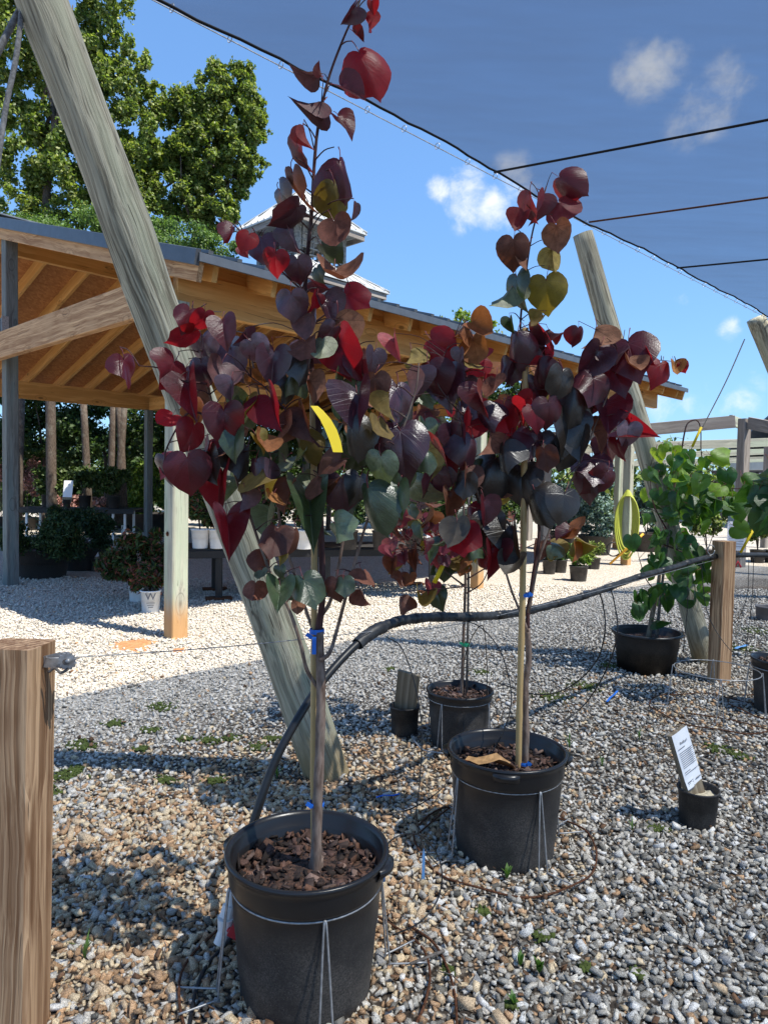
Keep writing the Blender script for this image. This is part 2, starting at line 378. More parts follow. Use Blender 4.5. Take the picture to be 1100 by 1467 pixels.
def timber(name, p0, p1, w, d, m, parent=None, up=(0, 0, 1)):
    """w across (horizontal for a level beam), d along `up`"""
    L = (Vector(p1) - Vector(p0)).length
    return put(name, timber_mesh(w, d, L, m, name), frame(p0, p1, up), parent)
def smooth_pts(pts, k=6):
    """Catmull-Rom through the points"""
    P = [Vector(p) for p in pts]; out = []
    if len(P) < 3: return P
    E = [P[0] * 2 - P[1]] + P + [P[-1] * 2 - P[-2]]
    for i in range(1, len(E) - 2):
        for j in range(k):
            u = j / k; a, b, c, d = E[i - 1], E[i], E[i + 1], E[i + 2]
            out.append(.5 * ((2 * b) + (c - a) * u + (2 * a - 5 * b + 4 * c - d) * u * u + (3 * b - a - 3 * c + d) * u ** 3))
    return out + [P[-1]]
def np_mesh(name, V, Fc, mat, tone=None, smooth=False):
    me = bpy.data.meshes.new(name); nv = len(V); nf = len(Fc); k = Fc.shape[1]
    me.vertices.add(nv); me.vertices.foreach_set('co', V.astype(np.float32).ravel())
    me.loops.add(nf * k); me.loops.foreach_set('vertex_index', Fc.astype(np.int32).ravel())
    me.polygons.add(nf); me.polygons.foreach_set('loop_start', np.arange(0, nf * k, k, dtype=np.int32))
    if smooth: me.polygons.foreach_set('use_smooth', np.ones(nf, dtype=bool))
    me.materials.append(mat)
    me.update(calc_edges=True)
    if tone is not None:
        a = me.attributes.new('tone', 'FLOAT_COLOR', 'POINT')
        c = np.ones((nv, 4), dtype=np.float32); c[:, :3] = tone; a.data.foreach_set('color', c.ravel())
    return me

# ------------------------------------------------------------------ frame directions of the place
def V2(x, y, z=0.0): return Vector((x, y, z))
CU = V2(.71, .70).normalized()                    # along the shade cloth's edge
CN = V2(-.70, .71).normalized()                   # away from the shade cloth
CE = at(850, 330, 5.87); CE.z = 3.6               # a point on the cloth's edge
SH = Vector((-SUN.x / SUN.z, -SUN.y / SUN.z, 0))  # ground shift of shadows per metre of height
def off_cloth(x, y): return (x - CE.x) * CN.x + (y - CE.y) * CN.y   # metres beyond the cloth's edge

# ------------------------------------------------------------------ ground
def m_ground():
    m, t, out = new_mat('gravel_ground')
    pos = t.n('NewGeometry').outputs['Position']
    v = t.n('TexVoronoi', {'Vector': pos, 'Scale': 46.0, 'Randomness': 1.0})
    v2 = t.n('TexVoronoi', {'Vector': pos, 'Scale': 90.0})
    cellv = t.n('SeparateColor', {0: v.outputs['Color']}).outputs[0]
    d = t.n('VectorMath', {0: pos, 1: tuple(CN)}, operation='DOT_PRODUCT').outputs['Value']
    d = t.math('SUBTRACT', d, CE.dot(CN))
    wob = t.math('MULTIPLY', t.math('SUBTRACT', t.noise(pos, .8, 3), .5), 1.6)
    road = t.ramp(t.math('ADD', d, wob), .2, 2.1)
    big = t.noise(pos, .9, 4, .6)
    near = t.mix(cellv, (.09, .07, .052), (.36, .31, .25))
    near = t.mix(t.math('MULTIPLY', t.ramp(big, .5, .68), .5), near, (.26, .16, .085))
    near = t.mix(t.ramp(v.outputs['Distance'], .30, .65), near, (.045, .035, .027))
    lime = t.mix(cellv, (.36, .335, .29), (.64, .61, .56))
    lime = t.mix(t.math('MULTIPLY', t.ramp(t.n('SeparateColor', {0: v2.outputs['Color']}).outputs[1], .8, .9), .5), lime, (.42, .27, .15))
    lime = t.mix(t.math('MULTIPLY', t.ramp(v.outputs['Distance'], .35, .7), .55), lime, (.22, .19, .15))
    lime = t.mix(t.math('MULTIPLY', t.ramp(t.noise(pos, .55, 4, .6), .52, .72), .35), lime, (.42, .36, .28))
    col = t.mix(road, near, lime)
    far = t.n('VectorMath', {0: pos, 1: (0, 1, 0)}, operation='DOT_PRODUCT').outputs['Value']
    col = t.mix(t.ramp(far, 34, 40), col, (.05, .075, .025))
    h = t.math('ADD', t.math('MULTIPLY', v.outputs['Distance'], -1.0), t.math('MULTIPLY', v2.outputs['Distance'], -.5))
    principled(t, out, col, .9, t.bump(h, .8, .02), **{'Specular IOR Level': .25}); return m
b = MB(); S_ = 400
xs = [-S_, -40, -12, -6, -3, 0, 3, 6, 12, 40, S_]; ys = [-S_, -20, -4, 0, 3, 6, 9, 12, 20, 40, S_]
b.add([(x, y, 0) for y in ys for x in xs], [(j * 11 + i, j * 11 + i + 1, (j + 1) * 11 + i + 1, (j + 1) * 11 + i) for j in range(10) for i in range(10)])
ground = obj('ground', b, m_ground(), origin=(0, 0, 0), kind='structure')

# gravel stones, real geometry
ph = (1 + 5 ** .5) / 2
ICO = np.array([(-1, ph, 0), (1, ph, 0), (-1, -ph, 0), (1, -ph, 0), (0, -1, ph), (0, 1, ph), (0, -1, -ph), (0, 1, -ph), (ph, 0, -1), (ph, 0, 1), (-ph, 0, -1), (-ph, 0, 1)]) / math.hypot(1, ph)
ICF = np.array([(0,11,5),(0,5,1),(0,1,7),(0,7,10),(0,10,11),(1,5,9),(5,11,4),(11,10,2),(10,7,6),(7,1,8),(3,9,4),(3,4,2),(3,2,6),(3,6,8),(3,8,9),(4,9,5),(2,4,11),(6,2,10),(8,6,7),(9,8,1)])
BOX = np.array([(-1,-1,-1),(1,-1,-1),(1,1,-1),(-1,1,-1),(-1,-1,1),(1,-1,1),(1,1,1),(-1,1,1.0)]) * .70; BXF = np.array([(0,2,1),(0,3,2),(4,5,6),(4,6,7),(0,1,5),(0,5,4),(1,2,6),(1,6,5),(2,3,7),(2,7,6),(3,0,4),(3,4,7)])
OCT = np.array([(1,0,0),(-1,0,0),(0,1,0),(0,-1,0),(0,0,1),(0,0,-1.0)]); OCF = np.array([(0,2,4),(2,1,4),(1,3,4),(3,0,4),(2,0,5),(1,2,5),(3,1,5),(0,3,5)])
def rocks(P, size, tones, flat=.55, jit=.36, oct=False, ico=False):
    n = len(P)
    q = RNG.normal(size=(n, 4)) * np.array([1, .35, .35, 1]); q /= np.linalg.norm(q, axis=1)[:, None]
    w_, x, y, z = q.T
    Rm = np.stack([1-2*(y*y+z*z), 2*(x*y-z*w_), 2*(x*z+y*w_), 2*(x*y+z*w_), 1-2*(x*x+z*z), 2*(y*z-x*w_), 2*(x*z-y*w_), 2*(y*z+x*w_), 1-2*(x*x+y*y)], 1).reshape(n, 3, 3)
    B0, BF = (OCT, OCF) if oct else ((ICO, ICF) if ico else (BOX, BXF)); nb = len(B0)
    V = B0[None] * (1 + RNG.uniform(-jit, jit, (n, nb, 3)))
    sc = np.stack([RNG.uniform(1.0, 1.7, n), RNG.uniform(.6, 1.0, n), RNG.uniform(flat * .75, flat * 1.2, n)], 1) * size[:, None] * .5
    V = V * sc[:, None, :]
    V = np.einsum('nij,nkj->nki', Rm, V) + P[:, None, :]
    Fc = BF[None] + (np.arange(n) * nb)[:, None, None]
    return V.reshape(-1, 3), Fc.reshape(-1, 3), np.repeat(tones, nb, axis=0)
def noise2(x, y, s, seed):
    r = np.random.default_rng(seed); out = np.zeros_like(x)
    for k in range(6):
        a = r.uniform(0, 6.28); f = s * r.uniform(.6, 2.2); out += np.sin((x * math.cos(a) + y * math.sin(a)) * f + r.uniform(0, 6.28))
    return out / 6
def grid(x0, x1, y0, y1, sp, jit=.55):
    X, Y = np.meshgrid(np.arange(x0, x1, sp), np.arange(y0, y1, sp)); X = X.ravel(); Y = Y.ravel()
    return X + RNG.uniform(-jit, jit, X.size) * sp, Y + RNG.uniform(-jit, jit, Y.size) * sp
def tan_w(x, y):
    """how tan / orange the gravel is here"""
    g1 = np.exp(-(((x + .35) / .85) ** 2 + ((y - 3.0) / .8) ** 2)); g2 = np.exp(-(((x + .95) / .7) ** 2 + ((y - 2.4) / .75) ** 2))
    g3 = np.exp(-(((x - 2.2) / 1.0) ** 2 + ((y - 4.6) / .8) ** 2)); g4 = np.exp(-(((x - .35) / .5) ** 2 + ((y - 3.9) / .5) ** 2))
    return np.clip(g1 * .95 + g2 * .6 + g3 * .3 + g4 * .8 + (.25 * noise2(x, y, 2.1, 3) + .10) * np.clip((.9 - x) / 1.1, 0, 1) + .14 * (x < .1) * (y < 4), 0, .95)
def tones_for(x, y):
    n = len(x); u = RNG.uniform(0, 1, n); g = .15 + .50 * u ** 1.35
    base = np.stack([g * 1.07, g, g * .87], 1)
    k = RNG.uniform(0, 1, n)
    base[k > .9] = np.array([.74, .71, .66]) * RNG.uniform(.85, 1.1, ((k > .9).sum(), 1))
    base[k < .12] *= .5
    o = RNG.uniform(.6, 1.25, (n, 1)) * np.array([.48, .30, .17]); o2 = RNG.uniform(.7, 1.2, (n, 1)) * np.array([.66, .52, .34])
    o = np.where(RNG.uniform(0, 1, (n, 1)) < .45, o2, o)
    tw = (RNG.uniform(0, 1, n) < np.clip(tan_w(x, y) * 1.15 + .01, 0, .92))[:, None]; few = (RNG.uniform(0, 1, n) < .018)[:, None]
    base = np.where(tw | few, o, base)
    # paler limestone towards the road
    d = off_cloth(x, y); pale = np.clip((d + 2.1 + noise2(x, y, 1.3, 9) * .7) / 3.0, 0, 1)
    lp = (RNG.uniform(0, 1, n) < pale * (1 - .6 * np.clip(tan_w(x, y), 0, 1)))[:, None]
    lime = RNG.uniform(.40, .68, (n, 1)) * np.array([1.0, .92, .80])
    return np.where(lp, lime, base)
def in_view(x, y, m): return np.abs(x) < .60 * y + m
Vs, Fs, Ts, off = [], [], [], 0
CLAY = [(gnd(192, 924), .17, .20), (gnd(258, 932), .05, .06)]
def addrocks(x, y, size, zf=.18, oct=False):
    global off
    k = np.ones(len(x), bool)
    for c, a, e in CLAY: k &= (((x - c.x) / a) ** 2 + ((y - c.y) / e) ** 2) > RNG.uniform(.5, 1.25, len(x))
    x, y, size = x[k], y[k], size[k]
    P = np.stack([x, y, RNG.uniform(-.1, zf + .25, len(x)) * size], 1)
    v, f, tt = rocks(P, size, tones_for(x, y), oct=oct); Vs.append(v); Fs.append(f + off); Ts.append(tt); off += len(v)
# near zone, two passes
x, y = grid(-2.6, 3.2, 1.0, 3.4, .0172); k = in_view(x, y, .35); x, y = x[k], y[k]
sz = .0105 + .024 * RNG.uniform(0, 1, len(x)) ** 2.4 + .004 * (tan_w(x, y) > .4); addrocks(x, y, sz)
x, y = grid(-4.4, 4.6, 3.4, 5.9, .025); k = in_view(x, y, .4); x, y = x[k], y[k]
addrocks(x, y, .0135 + .020 * RNG.uniform(0, 1, len(x)) ** 2.2)
x, y = grid(-6.2, 7.2, 5.9, 10.5, .034); k = in_view(x, y, .4); x, y = x[k], y[k]
addrocks(x, y, .022 + .020 * RNG.uniform(0, 1, len(x)) ** 1.5, oct=True)
# scattered larger stones
x, y = grid(-2.6, 3.4, 1.1, 4.2, .085, 1.2); k = in_view(x, y, .3) & (RNG.uniform(0, 1, len(x)) < .55); x, y = x[k], y[k]
addrocks(x, y, .022 + .018 * RNG.uniform(0, 1, len(x)), .2)
gr = put('gravel', np_mesh('gravel', np.concatenate(Vs), np.concatenate(Fs), M['stone'], np.concatenate(Ts)))
gr['kind'] = 'stuff'; gr['label'] = 'loose crushed grey, white and tan gravel covering the ground under the shade cloth'
# the stones large enough to pick apart are parts of the ground
pts = []
tries = 0
while len(pts) < 190 and tries < 6000:
    tries += 1
    y = 1.35 + 1.7 * random.random() ** 1.5; x = random.uniform(-.56, .56) * y
    if all((x - a) ** 2 + (y - c) ** 2 > .075 ** 2 for a, c in pts): pts.append((x, y))
stone_meshes = []
for i in range(12):
    fam = [(.42, .40, .37), (.60, .58, .54), (.30, .29, .28), (.60, .44, .28)][i % 4]
    v, f, tt = rocks(np.zeros((1, 3)), np.array([1.0]), np.array([fam]), .6, .28)
    stone_meshes.append(np_mesh('stone', v, f, M['stone'], tt))
for (x, y) in pts:
    tw = float(tan_w(np.array([x]), np.array([y]))[0])
    i = random.choice([3, 7, 11]) if random.random() < tw else random.choice([0, 1, 2, 4, 5, 6, 8, 9, 10])
    s = random.uniform(.028, .047)
    mt = Matrix.Translation((x, y, s * .2)) @ Euler((random.uniform(-.3, .3), random.uniform(-.3, .3), random.uniform(0, 6.28))).to_matrix().to_4x4() @ Matrix.Diagonal((s, s, s, 1))
    put('stone', stone_meshes[i], mt, ground)
# clay patch
def patch(name, c, rx, ry, mat, n=40, seed=1, ang=0, z=.004):
    r = random.Random(seed); b = MB(); vs = [Vector(c) + V2(0, 0, z + .012)]
    ph = [r.uniform(0, 6.28) for _ in range(5)]
    for ring in (0.6, 1.0):
        for k in range(n):
            q = 6.2832 * k / n; w_ = 1 + sum(math.sin(q * (i + 2) + ph[i]) * .1 for i in range(5)) + r.uniform(-.06, .06)
            x, y = rx * w_ * ring * math.cos(q), ry * w_ * ring * math.sin(q)
            vs.append(Vector(c) + V2(x * math.cos(ang) - y * math.sin(ang), x * math.sin(ang) + y * math.cos(ang), z + (.008 if ring < 1 else -.002)))
    fs = [(0, 1 + k, 1 + (k + 1) % n) for k in range(n)] + [(1 + k, 1 + n + k, 1 + n + (k + 1) % n, 1 + (k + 1) % n) for k in range(n)]
    b.add(vs, fs); return obj(name, b, mat, origin=c)
m, t, out = new_mat('orange_clay'); pos = t.n('NewGeometry').outputs['Position']
principled(t, out, t.mix(t.ramp(t.noise(pos, 30, 5, .7), .35, .65), (.36, .15, .055), (.50, .26, .12)), .95, t.bump(t.noise(pos, 60, 5, .7), .8, .02)); M['clay'] = m
for i, (px, py, rx, ry) in enumerate([(192, 924, .19, .22), (258, 932, .07, .08)]):
    o = patch('clay_patch', gnd(px, py), rx, ry, M['clay'], seed=5 + i); o['kind'] = 'stuff'
    o['label'] = ['orange clay spilled on the white gravel in front of the pavilion corner post', 'small spill of orange clay at the foot of the pavilion corner post'][i]
# moss
MP = [(232, 1014, .10), (165, 1038, .07), (215, 1048, .05), (112, 1068, .07), (125, 1072, .06), (205, 1075, .05), (90, 1112, .09), (75, 1138, .05), (110, 1104, .05),
      (265, 1060, .05), (300, 1062, .07), (330, 1060, .05), (370, 1072, .06), (310, 1120, .05), (390, 1060, .05), (235, 1120, .06), (560, 960, .05), (790, 1000, .12), (840, 985, .14),
      (870, 955, .12), (905, 945, .16), (1060, 930, .2), (1085, 905, .22), (690, 965, .08), (1030, 1075, .08), (1060, 1085, .07), (940, 1190, .04), (775, 1345, .03), (912, 1397, .022), (735, 1445, .02), (690, 1310, .025), (640, 1395, .02), (840, 1390, .02)]
xs, ys, zs, ss = [], [], [], []
for (px, py, r) in MP:
    g = gnd(px, py); n = int(40 + r * 900)
    a = RNG.normal(0, .45, (n, 2)) * r * np.array([1.0, 1.0])
    xs.append(g.x + a[:, 0]); ys.append(g.y + a[:, 1]); ss.append(RNG.uniform(.008, .022, n))
x = np.concatenate(xs); y = np.concatenate(ys); s = np.concatenate(ss)
v, f, tt = rocks(np.stack([x, y, .010 + 0 * x], 1), s, RNG.uniform(.6, 1.3, (len(x), 1)) * np.array([.075, .10, .022]), .6, .2, ico=True)
o = put('moss', np_mesh('moss', v, f, M['moss'], tt)); o['kind'] = 'stuff'; o['label'] = 'low green moss growing in patches between the gravel stones'

n_ = 520; yy = 1.3 + 4.2 * RNG.uniform(0, 1, n_) ** 1.3; xx = RNG.uniform(-.58, .58, n_) * yy
v, f, tt = rocks(np.stack([xx, yy, .016 + .012 * RNG.uniform(0, 1, n_)], 1), RNG.uniform(.010, .034, n_), RNG.uniform(.5, 1.3, (n_, 1)) * np.array([.16, .085, .045]), .16, .3)
o = put('leaf_litter', np_mesh('leaf_litter', v, f, M['chip'], tt)); o['kind'] = 'stuff'; o['label'] = 'bits of brown bark and dead leaf scattered over the gravel'
b = MB()
for k in range(60):
    y = random.uniform(1.4, 4.5); x = random.uniform(-.55, .55) * y; a = random.uniform(0, 3.14); L = random.uniform(.03, .09); z = .024
    b.tube([(x, y, z), (x + L * .5 * math.cos(a), y + L * .5 * math.sin(a), z + .006), (x + L * math.cos(a + .2), y + L * math.sin(a + .2), z)], random.uniform(.0012, .0024), 4)
o = obj('twig_litter', b, M['stakegrey'], origin=(0, 0, 0), kind='stuff'); o['label'] = 'thin dry twigs scattered over the gravel'
# weeds
def weed(px, py, h, n, seed, col=(.09, .20, .03), blade=True):
    r = random.Random(seed); g = gnd(px, py); b = MB()
    for k in range(n):
        a = r.uniform(0, 6.28); L = h * r.uniform(.6, 1.1); lean = r.uniform(.15, .7); w_ = h * (.045 if blade else .16)
        d = V2(math.cos(a), math.sin(a)); s_ = V2(-math.sin(a), math.cos(a))
        p = [g + d * (L * lean * q * q) + V2(0, 0, L * q * (1 - .25 * q * lean) + .01) for q in (0, .35, .7, 1)]
        ws = [w_ * .6, w_, w_ * .7, 0.0005] if blade else [w_ * .15, w_, w_ * .9, .0005]
        vs = []
        for q, ww in zip(p, ws): vs += [q - s_ * ww, q + s_ * ww]
        b.add(vs, [(0, 1, 3, 2), (2, 3, 5, 4), (4, 5, 7, 6)])
    return obj('weed', b, M['weed'], origin=g)
m, t, out = new_mat('weed_green'); rn = t.n('ObjectInfo').outputs['Random']
c = t.mix(rn, (.07, .16, .025), (.16, .26, .06)); p = t.n('BsdfPrincipled', {'Base Color': c, 'Roughness': .5}); tr = t.n('BsdfTranslucent', {'Color': (.2, .4, .05)}); mx = t.n('MixShader', {0: .3, 1: p.outputs[0], 2: tr.outputs[0]}); t.l.new(mx.outputs[0], out.inputs[0]); M['weed'] = m
WD = [(726, 1262, .05, 9, False, 'leafy green weed sprouting at the foot of the middle black pot'), (122, 1378, .10, 8, True, 'tuft of grass blades in the leaf shadow beside the left fence post'),
      (397, 1118, .10, 7, True, 'thin grass shoot beside the black pipe near the leaning pole foot'), (772, 1398, .06, 8, False, 'leafy weed in grey gravel below the middle pot'), (745, 1388, .045, 6, False, 'small weed in grey gravel left of another weed'),
      (815, 1075, .09, 7, True, 'wispy grass tuft right of the middle black pot rim'), (915, 1062, .10, 7, True, 'thin grass tuft left of the empty wire stand'), (905, 1192, .06, 6, True, 'low grass tuft left of the sign pot shadow'),
      (1000, 940, .12, 8, True, 'grass shoot at the foot of the right leaning pole'), (735, 1445, .04, 6, False, 'tiny weed near the bottom edge of the gravel'), (862, 1100, .06, 6, True, 'short grass tuft in gravel between the middle pot and the sign pot')]
for i, (px, py, h, n, bl, lab) in enumerate(WD): tag(weed(px, py, h, n, i + 3, blade=bl), lab, 'weed', 'weeds growing through the gravel')

# ------------------------------------------------------------------ leaning poles
def pole(pts, label, m, parent=None, cut=True, seed=0):
    """pts: (px, py, depth, radius) from the foot up"""
    P = [at(p[0], p[1], p[2]) for p in pts]; rr = [p[3] for p in pts]
    n = len(P); dense = smooth_pts(P, 8)
    rad = np.interp(np.linspace(0, n - 1, len(dense)), range(n), rr)
    fr = frame(dense[0], dense[-1], (0, 1, 0)); inv = fr.inverted(); r = random.Random(seed); b = MB(); N = 28; vs = []
    phs = [r.uniform(0, 6.28) for _ in range(6)]
    for i, p in enumerate(dense):
        q0 = inv @ p
        for k in range(N):
            q = 2 * math.pi * k / N
            rr_ = rad[i] * (1 + .03 * math.sin(2 * q + phs[0]) + .018 * math.sin(5 * q + phs[1] + i * .11) + .012 * math.sin(11 * q + phs[2] + i * .2) + .02 * math.sin(i * .5 + phs[3]))
            vs.append((q0.x + rr_ * math.cos(q), q0.y + rr_ * math.sin(q), q0.z))
    fs = [(i * N + k, i * N + (k + 1) % N, (i + 1) * N + (k + 1) % N, (i + 1) * N + k) for i in range(len(dense) - 1) for k in range(N)]
    fs += [tuple(range(N - 1, -1, -1)), tuple((len(dense) - 1) * N + k for k in range(N))]
    b.add(vs, fs); me = b.mesh('leaning_pole', m, True)
    o = put('leaning_pole', me, fr); return tag(o, label, 'pole', 'round poles leaning out under the shade cloth'), dense
poleA, pa = pole([(478, 1140, 3.62, .112), (467, 1107, 3.6, .110), (402, 916, 3.46, .107), (300, 640, 3.27, .104), (222, 440, 3.13, .101), (176, 305, 3.04, .098), (96, 95, 2.93, .095), (60, 0, 2.88, .098), (40, -50, 2.85, .098)],
                 'thick grey-green round pole leaning left in front of the pavilion', M['pole'], seed=1)
poleB, pb = pole([(1014, 965, 6.1, .096), (988, 869, 6.0, .092), (928, 653, 5.9, .088), (866, 450, 5.83, .084), (834, 335, 5.8, .080)],
                 'grey round pole leaning left behind the right dark-leaved tree', M['pole'], seed=2)
poleC, pc = pole([(1240, 860, 9.6, .12), (1160, 650, 9.3, .115), (1100, 500, 9.1, .11), (1082, 456, 9.0, .108)], 'short visible top of a leaning pole at the right edge of the photo', M['pole'], seed=3)

# ------------------------------------------------------------------ shade cloth
def m_cloth():
    m, t, out = new_mat('shade_cloth_mesh')
    pos = t.n('NewGeometry').outputs['Position']
    v = t.n('Mapping', {'Vector': pos, 'Rotation': (0, 0, R(33)), 'Scale': (.22, 1.0, 1)}).outputs[0]
    n = t.noise(v, 3.2, 4, .55); n2 = t.noise(v, 11, 3, .5)
    f = t.math('ADD', .46, t.math('MULTIPLY', t.math('SUBTRACT', t.math('ADD', t.math('MULTIPLY', n, .6), t.math('MULTIPLY', n2, .4)), .5), .26))
    tr = t.n('BsdfTransparent', {'Color': (.78, .83, .90)})
    df = t.n('BsdfDiffuse', {'Color': (.020, .024, .034), 'Normal': t.bump(n2, .4, .03)}); tl = t.n('BsdfTranslucent', {'Color': (.045, .050, .065), 'Normal': t.bump(n2, .5, .03)})
    a = t.n('MixShader', {0: .5, 1: df.outputs[0], 2: tl.outputs[0]})
    b_ = t.n('MixShader', {0: f, 1: a.outputs[0], 2: tr.outputs[0]}); t.l.new(b_.outputs[0], out.inputs[0]); return m
cross = V2(.84, -.545).normalized()
def edge_pt(s):   # along the edge, sagging in slightly between the points where it is tied
    return CE + CU * s
NS, NW = 150, 40
b = MB(); vs = []
s0, s1 = -7.0, 10.0
ties = [-4.3, 0.0, 4.35, 8.9]
def scal(s):
    for a, c in zip(ties[:-1], ties[1:]):
        if a <= s <= c: u = (s - a) / (c - a); return math.sin(u * math.pi)
    return .5
for j in range(NW + 1):
    for i in range(NS + 1):
        s = s0 + (s1 - s0) * i / NS; w_ = 9.5 * (j / NW) ** 1.3
        p = edge_pt(s) + cross * w_ / max(.2, abs(cross.dot(CN))) * 1.0
        sag = -.07 * math.sin(max(0, min(1, w_ / 9.5)) * math.pi) * 2
        rip = .005 * math.sin(s * 9.1) + .003 * math.sin(s * 23.7 + 1) + .012 * math.sin(s * 2.2)
        p = p + V2(0, 0, sag + rip) - CN * (.05 * scal(s)) * (1 if j < 4 else 0)
        vs.append(p)
fs = [(j * (NS + 1) + i, j * (NS + 1) + i + 1, (j + 1) * (NS + 1) + i + 1, (j + 1) * (NS + 1) + i) for j in range(NW) for i in range(NS)]
b.add(vs, fs)
sc_ = thing('shade_cloth', CE, 'blue-looking see-through shade cloth stretched overhead with black hem', 'shade cloth')
hemp = [vs[i] + V2(0, 0, -.004) for i in range(NS + 1)]
obj('mesh_fabric', b, m_cloth(), sc_, smooth=True)
b = MB(); b.tube(hemp, .0080, 6)
obj('edge_hem', b, M['cable'], sc_, smooth=True)
for k, (q, r) in enumerate([(at(705, 248, 4.81), .0075), (at(843, 317, 5.67), .007), (at(955, 385, 6.87), .008)]):
    q = edge_pt((q - CE).dot(CU)); q.z = 3.575; b = MB(); a0 = q + cross * .07; pts_ = [a0 + cross * (w_ * .5) + V2(0, 0, -.07 * math.sin(min(1, w_ * .5 / 9.5) * math.pi) * 2 - .01) for w_ in range(0, 19)]
    b.tube(pts_, r, 6); obj('seam_cord', b, M['cable'] if k != 1 else M['rust'], sc_, smooth=True)
# support cable just outside the hem and the rings that hold the cloth to it
cb = MB(); cpts = [edge_pt(s0 + (s1 - s0) * i / 80) + CN * .038 + V2(0, 0, .01) for i in range(81)]
cb.tube(cpts, .0035, 6); cab = obj('support_cable', cb, M['wire']); tag(cab, 'thin steel cable running along the outer hem of the shade cloth', 'cable')
b = MB(); N_ = 10
b.tube([(.019 * math.cos(2 * math.pi * i / N_), .019 * math.sin(2 * math.pi * i / N_), 0) for i in range(N_)], .0022, 4, closed=True)
ring_me = b.mesh('hem_ring', M['wire'], True)
s = -4.6
while s < 6.5:
    p = edge_pt(s) + CN * .018 + V2(0, 0, .004)
    mt = Matrix.Translation(p) @ frame((0, 0, 0), CU, (0, 0, 1))
    put('hem_ring', ring_me, mt, sc_); s += .30
# guy cables
def line(name, pts, r, m, label, cat, group=None, n=6, k=8):
    b = MB(); b.tube(smooth_pts(pts, k), r, n); return tag(obj(name, b, m, smooth=True), label, cat, group)
line('guy_strap', [at(34, -6, 2.86), at(24, 80, 2.80), at(8, 160, 2.76), at(-12, 300, 2.7), at(-60, 620, 2.6)], .0105, M['strap'], 'frayed grey strap hanging from the top of the large leaning pole at the left edge', 'strap', 'grey straps at the top left')
line('guy_strap', [at(40, -6, 2.9), at(10, 50, 2.84), at(-25, 120, 2.8), at(-90, 260, 2.7)], .013, M['strap'], 'short grey strap running up-left from the large leaning pole', 'strap', 'grey straps at the top left')
line('guy_cable', [at(1066, 486, 9.0), at(1040, 545, 9.4), at(1012, 600, 9.9), at(960, 700, 10.8)], .008, M['wire'], 'thin double guy wire slanting down from the right-edge pole', 'cable')

# ------------------------------------------------------------------ pavilion
O = gnd(252, 913); U = V2(.69, .724).normalized(); W = V2(-.724, .69).normalized()
def pv(u, v, z): return O + U * u + W * v + V2(0, 0, z)
VR = 4.72; ZE = 3.46; ZR = 5.0; VE = -.5; SL = (ZR - ZE) / (VR - VE); UE = 10.75
def zr(v): return ZE + (v - VE) * SL if v <= VR else ZR - (v - VR) * SL
VF = 2 * VR - VE
pav = thing('pavilion', O, 'open timber pavilion with low gable roof, exposed rafters and a louvred cupola', 'pavilion')
# posts
def base_post(u, v, m, s=.145, h=None, top=None):
    p = pv(u, v, 0); return timber('post', p, p + V2(0, 0, (h or zr(v) - .25)), s, s, m, pav, up=U)
p_ = base_post(0, 0, M['post'], .165, 3.12); p_['label'] = 'corner post with pale green front and orange clay stain at its foot'
base_post(4.75, 0, M['post'], .14, 3.06); base_post(9.5, 0, M['post'], .15, 3.06)
base_post(0.02, 4.33, M['darkpost'], .16, zr(4.33) - .2)
for u in (0.0, 4.75, 9.5): base_post(u, VF - .5, M['darkpost'], .15, 3.06)
# headers along both eaves
for (v, zc) in ((0.0, 3.235), (VF - .5, 3.235)):
    h_ = timber('header_beam', pv(-.02, v, zc), pv(UE - .15, v, zc), .09, .35, M['pine'], pav)
timber('ridge_beam', pv(.02, VR, ZR - .30), pv(UE - .1, VR, ZR - .30), .09, .30, M['pine'], pav)
timber('tie_beam', pv(-.16, .02, 3.17), pv(-.16, VF - .6, 3.19), .09, .34, M['tie'], pav)
timber('tie_beam', pv(4.75, .06, 3.17), pv(4.75, VF - .6, 3.19), .09, .28, M['pine'], pav)
timber('tie_beam', pv(9.5, .06, 3.17), pv(9.5, VF - .6, 3.19), .09, .28, M['pine'], pav)
# rafters
nup = (V2(0, 0, 1) - W * SL).normalized(); nup2 = (V2(0, 0, 1) + W * SL).normalized()
u = .12
while u < UE - .05:
    timber('rafter', pv(u, VE + .06, ZE - .135 + .06 * SL), pv(u, VR - .03, ZR - .135 - .03 * SL), .055, .19, M['pine'], pav, up=nup)
    timber('rafter', pv(u, VF - .06, ZE - .135 + .06 * SL), pv(u, VR + .03, ZR - .135 - .03 * SL), .055, .19, M['pine'], pav, up=nup2)
    u += .655
# blocking over the near header
u = .15
for k in range(16):
    timber('blocking', pv(u + .03, VE + .5, zr(0) - .135), pv(u + .62, VE + .5, zr(0) - .135), .04, .16, M['pine'], pav); u += .655
# rake boards
rk = timber('rake_board', pv(-.07, VE + .0, ZE - .15), pv(-.07, VR, ZR - .15), .05, .22, M['tie'], pav, up=nup)
timber('rake_board', pv(-.07, VF, ZE - .15), pv(-.07, VR, ZR - .15), .05, .22, M['tie'], pav, up=nup2)
timber('rake_board', pv(UE, VE + .0, ZE - .15), pv(UE, VR, ZR - .15), .05, .22, M['pine'], pav, up=nup)
